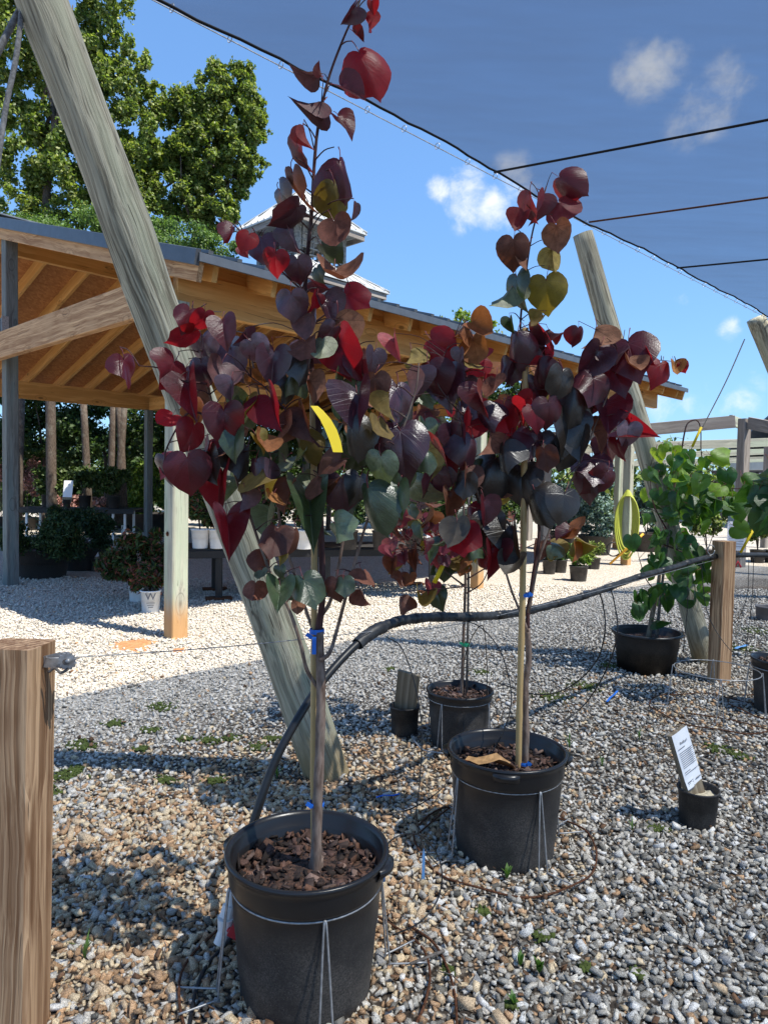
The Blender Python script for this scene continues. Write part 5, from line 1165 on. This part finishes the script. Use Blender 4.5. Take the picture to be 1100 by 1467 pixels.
sk += branch(T1, PX([(460, 882), (470, 868), (478, 845), (488, 795), (500, 720), (510, 640), (515, 560), (505, 500), (500, 460)], 2.14), .0070, .0022, M['redbark'], 'branch', 7, .04)
sk += branch(T1, PX([(312, 605), (280, 590), (262, 600), (240, 640), (236, 660)], 1.93), .0040, .0016, M['twig'], 'branch', 6)
sk += branch(T1, PX([(297, 550), (262, 545), (230, 528), (200, 524)], 1.93), .0036, .0014, M['twig'], 'branch', 6)
sk += branch(T1, PX([(458, 640), (420, 600), (385, 560), (360, 540)], 1.98), .0040, .0016, M['twig'], 'branch', 6)
sk += branch(T1, PX([(438, 420), (405, 390), (372, 350), (345, 335), (315, 322)], 2.04), .0032, .0013, M['twig'], 'branch', 6)
sk += branch(T1, PX([(440, 470), (480, 440), (505, 420)], 2.06), .0030, .0013, M['twig'], 'branch', 6)
b = MB(); P_ = PX([(450, 1230), (449, 1100), (450, 900), (450, 720), (448, 556)], 2.075); P_ = smooth_pts(P_, 10)
b.tube(P_, [.0092 + (.0012 if i % 9 == 0 else 0) for i in range(len(P_))], 10); obj('bamboo_stake', b, M['bamboo'], T1, smooth=True)
for (py, tl) in ((1151, (-.02, .004)), (904, (-.02, -.01)), (556, (.012, .0))): tie(T1, at(454, py, 2.055), .0215 if py > 800 else .016, M['blue'], .014, tl)
b = MB(); b.box(at(450, 925, 2.02), (.012, .002, .05)); obj('tie_tape', b, M['blue'], T1)
b = MB(); vs = []
for (px, py, w_) in ((450, 583, 5), (456, 590, 6.5), (466, 603, 7.5), (474, 618, 8), (480, 634, 7.5), (484, 650, 6.5)):
    c = at(px, py, 1.87 - (py - 583) * .0006); vs += [c - V2(w_ * .0019, 0, -w_ * .0006), c + V2(w_ * .0019, .004, w_ * .0006)]
n0 = len(vs); vs += [v + V2(0, .0012) for v in vs]
fs = [(2 * i, 2 * i + 2, 2 * i + 3, 2 * i + 1) for i in range(5)]; fs += [tuple(reversed([a + n0 for a in f])) for f in fs]
b.add(vs, fs); obj('yellow_ribbon', b, M['yellow'], T1, smooth=True)
b = MB(); b.tube([at(549, 1262, 2.2), at(549, 1228, 2.2)], .0065, 8); b.tube([at(549, 1240, 2.2), at(549, 1232, 2.2)], .0085, 8); em = tag(obj('drip_emitter', b, M['lightblue'], smooth=True), 'light blue drip emitter stuck in the bark of the front pot', 'emitter')
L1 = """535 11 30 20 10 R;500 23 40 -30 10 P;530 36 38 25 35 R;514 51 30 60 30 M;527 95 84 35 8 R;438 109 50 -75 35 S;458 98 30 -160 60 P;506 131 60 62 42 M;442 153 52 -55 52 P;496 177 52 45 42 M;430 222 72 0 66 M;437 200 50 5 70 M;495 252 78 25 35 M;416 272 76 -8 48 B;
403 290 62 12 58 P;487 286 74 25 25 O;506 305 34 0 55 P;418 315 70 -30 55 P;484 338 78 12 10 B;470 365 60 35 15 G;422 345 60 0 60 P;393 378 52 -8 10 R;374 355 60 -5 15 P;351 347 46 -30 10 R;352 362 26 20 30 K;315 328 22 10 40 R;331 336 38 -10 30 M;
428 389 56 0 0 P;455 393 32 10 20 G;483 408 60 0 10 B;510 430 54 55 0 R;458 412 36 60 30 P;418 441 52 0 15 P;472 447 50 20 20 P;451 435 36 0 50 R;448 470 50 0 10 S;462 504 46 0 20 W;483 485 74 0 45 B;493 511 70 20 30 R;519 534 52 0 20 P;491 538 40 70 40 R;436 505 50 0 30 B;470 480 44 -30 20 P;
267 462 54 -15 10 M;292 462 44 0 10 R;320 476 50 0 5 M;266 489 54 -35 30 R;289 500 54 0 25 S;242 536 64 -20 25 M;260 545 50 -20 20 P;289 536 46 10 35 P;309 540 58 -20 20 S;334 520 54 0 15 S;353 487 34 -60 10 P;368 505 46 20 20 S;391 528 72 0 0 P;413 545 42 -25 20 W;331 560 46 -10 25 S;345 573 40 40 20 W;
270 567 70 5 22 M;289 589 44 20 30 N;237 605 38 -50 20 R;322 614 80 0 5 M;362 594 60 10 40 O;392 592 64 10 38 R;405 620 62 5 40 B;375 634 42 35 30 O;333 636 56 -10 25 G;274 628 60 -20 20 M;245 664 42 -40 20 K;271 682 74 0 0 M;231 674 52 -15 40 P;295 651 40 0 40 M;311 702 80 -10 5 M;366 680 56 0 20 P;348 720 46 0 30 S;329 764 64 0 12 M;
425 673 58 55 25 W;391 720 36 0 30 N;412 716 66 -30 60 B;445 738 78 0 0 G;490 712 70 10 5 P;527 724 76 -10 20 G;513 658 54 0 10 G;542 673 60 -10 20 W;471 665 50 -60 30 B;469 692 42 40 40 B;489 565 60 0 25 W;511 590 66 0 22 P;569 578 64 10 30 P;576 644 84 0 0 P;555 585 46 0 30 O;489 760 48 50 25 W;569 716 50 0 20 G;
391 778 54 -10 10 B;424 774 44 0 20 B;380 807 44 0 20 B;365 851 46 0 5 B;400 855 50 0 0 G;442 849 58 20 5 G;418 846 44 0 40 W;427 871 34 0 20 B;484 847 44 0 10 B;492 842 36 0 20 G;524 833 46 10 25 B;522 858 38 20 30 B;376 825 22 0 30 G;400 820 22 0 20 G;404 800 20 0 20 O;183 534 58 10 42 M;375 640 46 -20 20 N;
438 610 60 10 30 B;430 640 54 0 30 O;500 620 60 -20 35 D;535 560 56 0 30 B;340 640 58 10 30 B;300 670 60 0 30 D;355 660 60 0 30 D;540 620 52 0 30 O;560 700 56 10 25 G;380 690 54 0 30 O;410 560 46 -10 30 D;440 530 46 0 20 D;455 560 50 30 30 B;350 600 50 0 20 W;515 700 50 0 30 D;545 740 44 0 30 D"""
tw = []
def run(spec, tree, Y, dy, sk, tw, rnd):
    for ln in spec.replace('\n', '').split(';'):
        if not ln.strip(): continue
        a = ln.split(); px, py, L, ang, yaw = map(float, a[:5])
        leaf(tree, px, py, L, ang, yaw, a[5], Y + rnd.uniform(-dy, dy), skel=sk, tw=tw)
def fill(tree, regions, n, Y0, Y1_, sz, pal, sk, tw, seed):
    r = random.Random(seed); w = [g[2] * g[3] for g in regions]
    for _ in range(n):
        cx, cy, rx, ry = r.choices(regions, w)[0]; q = math.sqrt(r.random()); a = r.uniform(0, 6.283); px, py = cx + rx * q * math.cos(a), cy + ry * q * math.sin(a)
        pl = pal(px, py); kind = r.choice(pl); leaf(tree, px, py, r.uniform(*sz), r.gauss(0, 34), r.uniform(0, 72), kind, r.uniform(Y0, Y1_), skel=sk, tw=tw)
r1 = random.Random(5)
run(L1, T1, 1.97, .06, sk, tw, r1)
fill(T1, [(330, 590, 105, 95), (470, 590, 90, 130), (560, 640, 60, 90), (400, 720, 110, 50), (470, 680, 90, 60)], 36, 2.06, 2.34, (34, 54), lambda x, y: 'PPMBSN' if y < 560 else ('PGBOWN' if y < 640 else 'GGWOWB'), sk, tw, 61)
twigs(T1, tw, M['twig'])

# ---- tree 2 (middle)
T2 = thing('redbud_tree', T2c, 'second dark purple redbud on a bamboo stake in the middle black pot', 'tree', 'potted redbud trees')
big_pot(T2c, .243, .196, .42, .085, T2, lugs=(-.1, -1.75, 3.0)); Y2 = 2.87; sk = []
sk += branch(T2, PX([(751, 1112), (753, 1050), (752, 985), (757, 945), (755, 900)], Y2), .0150, .0120, M['redbark'], 'trunk', 12, .06)
sk += branch(T2, PX([(755, 900), (757, 870), (765, 815), (772, 760), (765, 690), (757, 620), (750, 540), (745, 470), (752, 400), (763, 330), (782, 268)], Y2), .0095, .0028, M['twig'], 'leader', 8, .04)
sk += branch(T2, PX([(756, 905), (744, 875), (732, 845), (718, 800), (700, 750), (682, 700), (668, 640), (656, 570), (668, 520), (690, 500)], 2.84), .0060, .0022, M['redbark'], 'branch', 7)
sk += branch(T2, PX([(757, 878), (772, 800), (796, 740), (822, 680), (848, 620), (872, 560), (890, 510)], 2.84), .0060, .0022, M['redbark'], 'branch', 7)
sk += branch(T2, PX([(668, 600), (640, 570), (625, 540), (640, 500), (652, 480)], 2.80), .0036, .0016, M['twig'], 'branch', 6)
sk += branch(T2, PX([(880, 545), (905, 520), (940, 516), (982, 520)], 2.84), .0030, .0012, M['twig'], 'branch', 6)
sk += branch(T2, PX([(830, 665), (800, 690), (780, 700)], 2.80), .003, .0014, M['twig'], 'branch', 6)
b = MB(); P_ = smooth_pts(PX([(742, 1116), (744, 1000), (748, 860), (750, 700), (752, 560), (752, 470)], 2.84), 10)
b.tube(P_, [.0125 + (.0016 if i % 8 == 0 else 0) for i in range(len(P_))], 12); obj('bamboo_stake', b, M['bamboo'], T2, smooth=True)
for py in (1093, 852, 583): tie(T2, at(749 if py > 1000 else 751, py, 2.85), .023, M['blue'], .016, (.02, .006))
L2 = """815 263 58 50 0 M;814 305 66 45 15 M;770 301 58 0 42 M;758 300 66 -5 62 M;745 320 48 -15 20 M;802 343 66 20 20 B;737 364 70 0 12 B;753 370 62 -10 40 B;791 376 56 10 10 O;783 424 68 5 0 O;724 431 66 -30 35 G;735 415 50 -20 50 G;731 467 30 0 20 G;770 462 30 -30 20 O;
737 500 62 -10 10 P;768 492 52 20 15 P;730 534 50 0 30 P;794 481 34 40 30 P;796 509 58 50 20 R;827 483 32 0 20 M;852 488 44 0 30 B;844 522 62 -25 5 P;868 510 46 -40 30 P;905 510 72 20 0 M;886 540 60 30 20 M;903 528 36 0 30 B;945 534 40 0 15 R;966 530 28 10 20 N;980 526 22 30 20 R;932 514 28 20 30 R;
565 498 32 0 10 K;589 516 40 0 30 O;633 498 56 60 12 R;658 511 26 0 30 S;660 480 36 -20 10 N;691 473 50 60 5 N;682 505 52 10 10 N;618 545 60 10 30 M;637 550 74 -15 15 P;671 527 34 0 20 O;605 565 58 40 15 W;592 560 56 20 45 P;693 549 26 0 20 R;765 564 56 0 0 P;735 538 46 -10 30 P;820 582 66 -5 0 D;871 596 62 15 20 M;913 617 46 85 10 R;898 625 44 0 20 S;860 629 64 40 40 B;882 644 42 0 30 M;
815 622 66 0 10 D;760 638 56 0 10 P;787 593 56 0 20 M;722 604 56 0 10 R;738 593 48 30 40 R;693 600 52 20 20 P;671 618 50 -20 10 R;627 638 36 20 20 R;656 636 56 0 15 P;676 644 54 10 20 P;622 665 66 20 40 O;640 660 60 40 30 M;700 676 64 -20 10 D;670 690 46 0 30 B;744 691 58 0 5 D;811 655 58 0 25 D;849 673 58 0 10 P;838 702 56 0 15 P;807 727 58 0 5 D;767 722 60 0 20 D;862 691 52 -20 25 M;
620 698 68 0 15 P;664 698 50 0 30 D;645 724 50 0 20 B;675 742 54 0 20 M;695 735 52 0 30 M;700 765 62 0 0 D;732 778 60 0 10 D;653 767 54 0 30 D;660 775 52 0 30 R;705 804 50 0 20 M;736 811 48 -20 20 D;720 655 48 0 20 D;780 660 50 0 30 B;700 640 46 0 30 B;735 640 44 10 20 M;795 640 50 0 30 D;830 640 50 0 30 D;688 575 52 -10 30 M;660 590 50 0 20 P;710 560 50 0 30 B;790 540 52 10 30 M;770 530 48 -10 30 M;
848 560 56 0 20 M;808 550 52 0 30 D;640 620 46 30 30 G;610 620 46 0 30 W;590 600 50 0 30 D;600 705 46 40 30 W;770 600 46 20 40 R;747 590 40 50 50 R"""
tw = []; run(L2, T2, 2.79, .07, sk, tw, r1)
fill(T2, [(680, 610, 75, 90), (790, 610, 90, 90), (740, 700, 90, 60), (640, 560, 50, 60)], 24, 2.88, 3.18, (34, 50), lambda x, y: 'PPMNBRO' if y < 600 else ('PGBDOM' if y < 670 else 'DGGBOG'), sk, tw, 62)
twigs(T2, tw, M['twig'])
# dead leaf lying in the middle pot
b = MB(); vs = []; cc = V2(T2c.x - .075, T2c.y - .05, .372)
LP = [(-.10, .0), (-.085, .020), (-.05, .030), (-.01, .034), (.03, .030), (.06, .014), (.085, .014), (.10, .0), (.085, -.018), (.06, -.02), (.03, -.030), (-.01, -.034), (-.05, -.026), (-.085, -.016)]
vs = [cc + V2(0, 0, .012)] + [cc + V2(x, y * 1.15 - .15 * x, .022 * abs(y) / .03 + .014 * math.sin(x * 40)) for x, y in LP]
b.add(vs, [(0, 1 + i, 1 + (i + 1) % len(LP)) for i in range(len(LP))]); tag(obj('fallen_leaf', b, simple('dry_tan_leaf', (.42, .24, .10), .6, .3, bump=.4, bs=40, var=.3), smooth=True), 'curled dry tan leaf lying in the middle pot', 'leaf')
b = MB(); cc = V2(T2c.x - .165, T2c.y - .03, .365); vs = [cc] + [cc + V2(x * .055, y * .04, .010 * math.sin(x * 3)) for x, y in [(-1, 0), (-.6, .8), (.2, .9), (1, .3), (.9, -.5), (0, -1), (-.7, -.7)]]
b.add(vs, [(0, 1 + i, 1 + (i + 1) % 7) for i in range(7)]); tag(obj('fallen_leaf', b, simple('dry_red_leaf', (.30, .08, .035), .6, .3, bump=.4, bs=40, var=.3), smooth=True), 'dry reddish leaf lying at the left inside the middle pot', 'leaf')

# ---- tree 3 (small back)
T3 = thing('redbud_tree', T3c, 'small redbud with little red and green leaves in the small back pot', 'tree', 'potted redbud trees')
big_pot(T3c, .195, .155, .315, .06, T3, soil=.045); sk = []
sk += branch(T3, PX([(661, 1005), (663, 930), (666, 850), (667, 780), (664, 720), (668, 650), (672, 560), (680, 500)], 4.06), .0105, .004, M['redbark'], 'trunk', 8)
b = MB(); b.tube(PX([(668, 1003), (670, 900), (671, 800), (672, 700)], 4.03), .007, 8); obj('stake', b, M['stakegrey'], T3, smooth=True)
sk += branch(T3, PX([(666, 840), (640, 820), (610, 790), (580, 765), (556, 745)], 4.0), .006, .002, M['twig'], 'branch', 6)
sk += branch(T3, PX([(667, 800), (640, 775), (612, 755), (600, 720)], 4.0), .005, .002, M['twig'], 'branch', 6)
sk += branch(T3, PX([(668, 850), (690, 835), (705, 805), (725, 780)], 4.0), .005, .002, M['twig'], 'branch', 6)
sk += branch(T3, PX([(668, 840), (620, 845), (590, 850)], 3.95), .005, .002, M['twig'], 'branch', 6)
sk += branch(T3, PX([(668, 830), (720, 800), (775, 775), (815, 758)], 3.95), .005, .002, M['twig'], 'branch', 6)
tie(T3, at(667, 923, 4.04), .022, M['green_tie'], .02, (-.03, .01))
b = MB(); b.tube(PX([(622, 835), (634, 810)], 3.95), .013, 8); obj('yellow_band', b, M['yellow'], T3, smooth=True)
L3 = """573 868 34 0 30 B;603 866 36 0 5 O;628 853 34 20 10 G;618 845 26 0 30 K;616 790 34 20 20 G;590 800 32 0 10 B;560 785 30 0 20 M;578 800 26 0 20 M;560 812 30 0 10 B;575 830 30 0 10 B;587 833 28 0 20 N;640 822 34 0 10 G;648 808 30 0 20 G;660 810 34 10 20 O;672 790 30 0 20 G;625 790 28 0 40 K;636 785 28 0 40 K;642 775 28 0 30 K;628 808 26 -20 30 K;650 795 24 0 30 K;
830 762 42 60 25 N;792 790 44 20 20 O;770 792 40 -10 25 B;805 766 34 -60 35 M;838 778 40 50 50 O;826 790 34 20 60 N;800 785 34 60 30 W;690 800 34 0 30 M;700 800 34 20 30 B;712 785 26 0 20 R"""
tw = []; run(L3, T3, 3.95, .08, sk, tw, r1)
fill(T3, [(580, 770, 55, 50), (640, 780, 40, 45), (700, 760, 30, 40), (620, 740, 60, 40)], 70, 3.8, 4.3, (20, 34), lambda x, y: 'BGGOKKNMOB', sk, tw, 63)
fill(T3, [(650, 520, 45, 50), (675, 560, 40, 60), (690, 620, 30, 50)], 30, 3.8, 4.3, (24, 38), lambda x, y: 'NOOBMRG', sk, tw, 64)
twigs(T3, tw, M['twig'])

# ---- tree 4 (green, right)
T4 = thing('redbud_tree', T4c, 'fresh green redbud with heart leaves in the wide black pot at the right', 'tree', 'potted redbud trees')
b = MB(); h = .315
b.lathe([(.001, .004), (.225, .004), (.225, 0), (.252, h - .03), (.278, h - .022), (.284, h - .010), (.280, h), (.262, h), (.256, h - .012), (.245, h * .55), (.001, h * .55)], 56, T4c); obj('pot', b, M['pot'], T4, smooth=True)
obj('soil', soil_disc((T4c.x, T4c.y, h - .07), .25, 3, .02), M['soil'], T4); sk = []
sk += branch(T4, PX([(928, 915), (934, 880), (942, 840), (948, 790), (960, 730), (968, 680), (975, 640)], 5.8), .022, .008, M['greenbark'], 'trunk', 9, .06)
sk += branch(T4, PX([(940, 915), (944, 870), (950, 820), (958, 760)], 5.76), .016, .010, M['stakegrey'], 'stem', 8)
sk += branch(T4, PX([(975, 650), (980, 620), (985, 606), (997, 602), (1003, 615), (1004, 650), (1012, 670), (1035, 685)], 5.75), .007, .004, M['twig'], 'branch', 6)
sk += branch(T4, PX([(966, 700), (990, 690), (1020, 690), (1050, 700), (1080, 695)], 5.7), .007, .003, M['twig'], 'branch', 6)
sk += branch(T4, PX([(950, 780), (975, 790), (1000, 800), (1008, 850)], 5.7), .007, .003, M['twig'], 'branch', 6)
sk += branch(T4, PX([(955, 760), (935, 720), (930, 670)], 5.7), .007, .003, M['twig'], 'branch', 6)
sk += branch(T4, PX([(942, 850), (925, 830), (915, 800)], 5.7), .006, .003, M['twig'], 'branch', 6)
tie(T4, at(946, 838, 5.72), .03, M['green_tie'], .03)
b = MB(); b.tube(PX([(991, 640), (1004, 612)], 5.7), .010, 6); obj('yellow_tag', b, M['yellow'], T4, smooth=True)
b = MB(); b.tube(PX([(1060, 792), (1080, 756)], 5.6), .010, 6); tag(obj('yellow_stick', b, M['yellow'], smooth=True), 'yellow stick standing above the pipe right of the fence post', 'stick')
tw = []
r4 = random.Random(8)
L4 = """940 655 26 0 10 y;963 650 22 0 10 y;968 664 26 20 5 g;984 656 24 0 5 g;951 645 18 0 20 y;1029 660 30 50 10 y;1008 664 22 0 10 g;976 681 30 10 5 y;987 700 32 -20 5 y;1001 693 26 0 5 g;1041 685 32 0 0 d;1062 760 30 60 0 g;1052 730 30 0 10 g;1070 690 30 50 10 g;905 780 28 0 5 d;912 862 26 0 5 d;930 862 28 0 10 d;920 875 24 0 10 d;955 868 24 10 10 d;985 830 34 0 10 g;1000 820 34 10 10 g;975 850 28 10 10 d;1015 826 24 0 20 g;948 892 22 60 40 d;912 885 26 0 10 d;960 850 28 0 20 d;995 870 26 0 20 d"""
run(L4, T4, 5.6, .08, sk, tw, r4)
fill(T4, [(955, 735, 36, 62), (992, 725, 44, 50), (1026, 722, 28, 24), (945, 795, 28, 30), (985, 818, 28, 42), (975, 662, 26, 32), (1060, 705, 24, 18), (932, 862, 26, 18), (940, 700, 20, 30)], 150, 5.45, 6.05, (16, 25), lambda x, y: 'ggddy' if y < 720 else 'ggdddd', sk, tw, 65)
twigs(T4, tw[:110], M['greenbark'])
# ---- tree 5 at the right edge
T5 = thing('redbud_tree', T5c, 'green redbud in the black pot cut off by the right edge', 'tree', 'potted redbud trees')
big_pot(T5c, .205, .165, .36, .06, T5, soil=.05); sk = branch(T5, PX([(1122, 920), (1124, 850), (1118, 780), (1112, 720), (1106, 680)], 4.75), .014, .005, M['greenbark'], 'trunk', 8)
tw = []; fill(T5, [(1108, 725, 38, 42), (1120, 690, 30, 30)], 34, 4.55, 4.95, (26, 40), lambda x, y: 'gddd', sk, tw, 66); twigs(T5, tw, M['greenbark'])

# ------------------------------------------------------------------ small signs by the pots
c = gnd(998, 1180); sign_pot(V2(c.x, c.y), .090, .165, .115, .345, R(34), R(-10), R(-15), 'white printed plant label on a leaning wooden board set in a small black pot', text='Redbud', soilz=.80)
c = gnd(579, 1050); c = V2(c.x, c.y)
th = thing('label_stand', c, 'back of a wooden label board standing in a small mesh-like black pot', 'sign'); obj('pot', lathe_pot(.092, .074, .17, .005, .003, 28, c), M['pot'], th, smooth=True); obj('soil', soil_disc(c + V2(0, 0, .12), .08, 4, .006), M['soil'], th)
fr = (Matrix.Rotation(R(-20), 3, 'Z') @ Matrix.Rotation(R(9), 3, 'Y') @ Matrix.Rotation(R(14), 3, 'X')).to_4x4(); fr.translation = c + V2(0, 0, .10); put('board', timber_mesh(.135, .02, .30, M['board'], 'board'), fr, th)
# blue bits
def strip(p0, p1, w_, m, label, cat):
    b = MB(); p0, p1 = Vector(p0), Vector(p1); d = (p1 - p0).normalized(); n = V2(-d.y, d.x) if abs(d.z) < .7 else V2(1, 0); vs = []
    for q, hh in ((0, 0), (.3, .006), (.7, -.001), (1, .003)): p = p0.lerp(p1, q) + V2(0, 0, hh); vs += [p - n * w_ / 2, p + n * w_ / 2]
    k = len(vs); vs += [v - V2(0, 0, .0015) for v in vs]; fs = [(2 * i, 2 * i + 1, 2 * i + 3, 2 * i + 2) for i in range(3)]; fs += [tuple(reversed([a + k for a in f])) for f in fs]
    b.add(vs, fs); return tag(obj(cat.replace(' ', '_'), b, m), label, cat)
strip(gnd(539, 1142, .03), gnd(572, 1138, .03), .012, M['blue'], 'scrap of blue tape on tan gravel behind the front pot', 'tape scrap')
strip(gnd(869, 1005, .03), gnd(884, 990, .03), .014, M['blue'], 'scrap of blue tape on gravel left of the empty wire stand', 'tape scrap')
strip(gnd(1053, 929, .03), gnd(1069, 924, .03), .03, M['lightblue'], 'pale blue plastic scrap behind the right fence post', 'tape scrap')
g_ = gnd(606, 1262); b = MB(); vs = [g_ + V2(x, 0, z) for x, z in ((-.006, 0), (.006, 0), (.005, .10), (0, .125), (-.005, .10))]; b.add(vs + [v + V2(0, .0015) for v in vs], [(0, 1, 2, 3, 4), (9, 8, 7, 6, 5)] + [(i, (i + 1) % 5, 5 + (i + 1) % 5, 5 + i) for i in range(5)])
tag(obj('plant_marker', b, M['lightblue']), 'light blue pointed plant marker standing in gravel between the front pots', 'plant marker')
# rusty loose wires and sticks on the gravel
line('rusty_wire', [gnd(585, 1325, .02), gnd(620, 1350, .025), gnd(640, 1385, .02), gnd(652, 1430, .025), gnd(655, 1500, .02)], .0042, M['rust'], 'rusty curved wire lying on the gravel right of the front pot', 'wire')
line('stick', [gnd(588, 1381, .03), gnd(636, 1362, .035)], .005, M['stakegrey'], 'short grey stick on the gravel right of the front pot', 'stick')
line('rusty_wire', [gnd(598, 1195, .02), gnd(640, 1160, .02), gnd(668, 1148, .02), gnd(690, 1160, .02)], .004, M['rust'], 'rusty wire lying behind the middle pot', 'wire')
line('rusty_wire', [gnd(985, 1022, .02), gnd(1040, 1030, .02), gnd(1100, 1045, .02), gnd(1140, 1060, .02)], .004, M['rust'], 'rusty wire lying under the empty stand at the right', 'wire')
print('objects', len(bpy.data.objects), 'tris', sum(len(o.data.loops) - 2 * len(o.data.polygons) for o in COL.objects if o.type == 'MESH'))
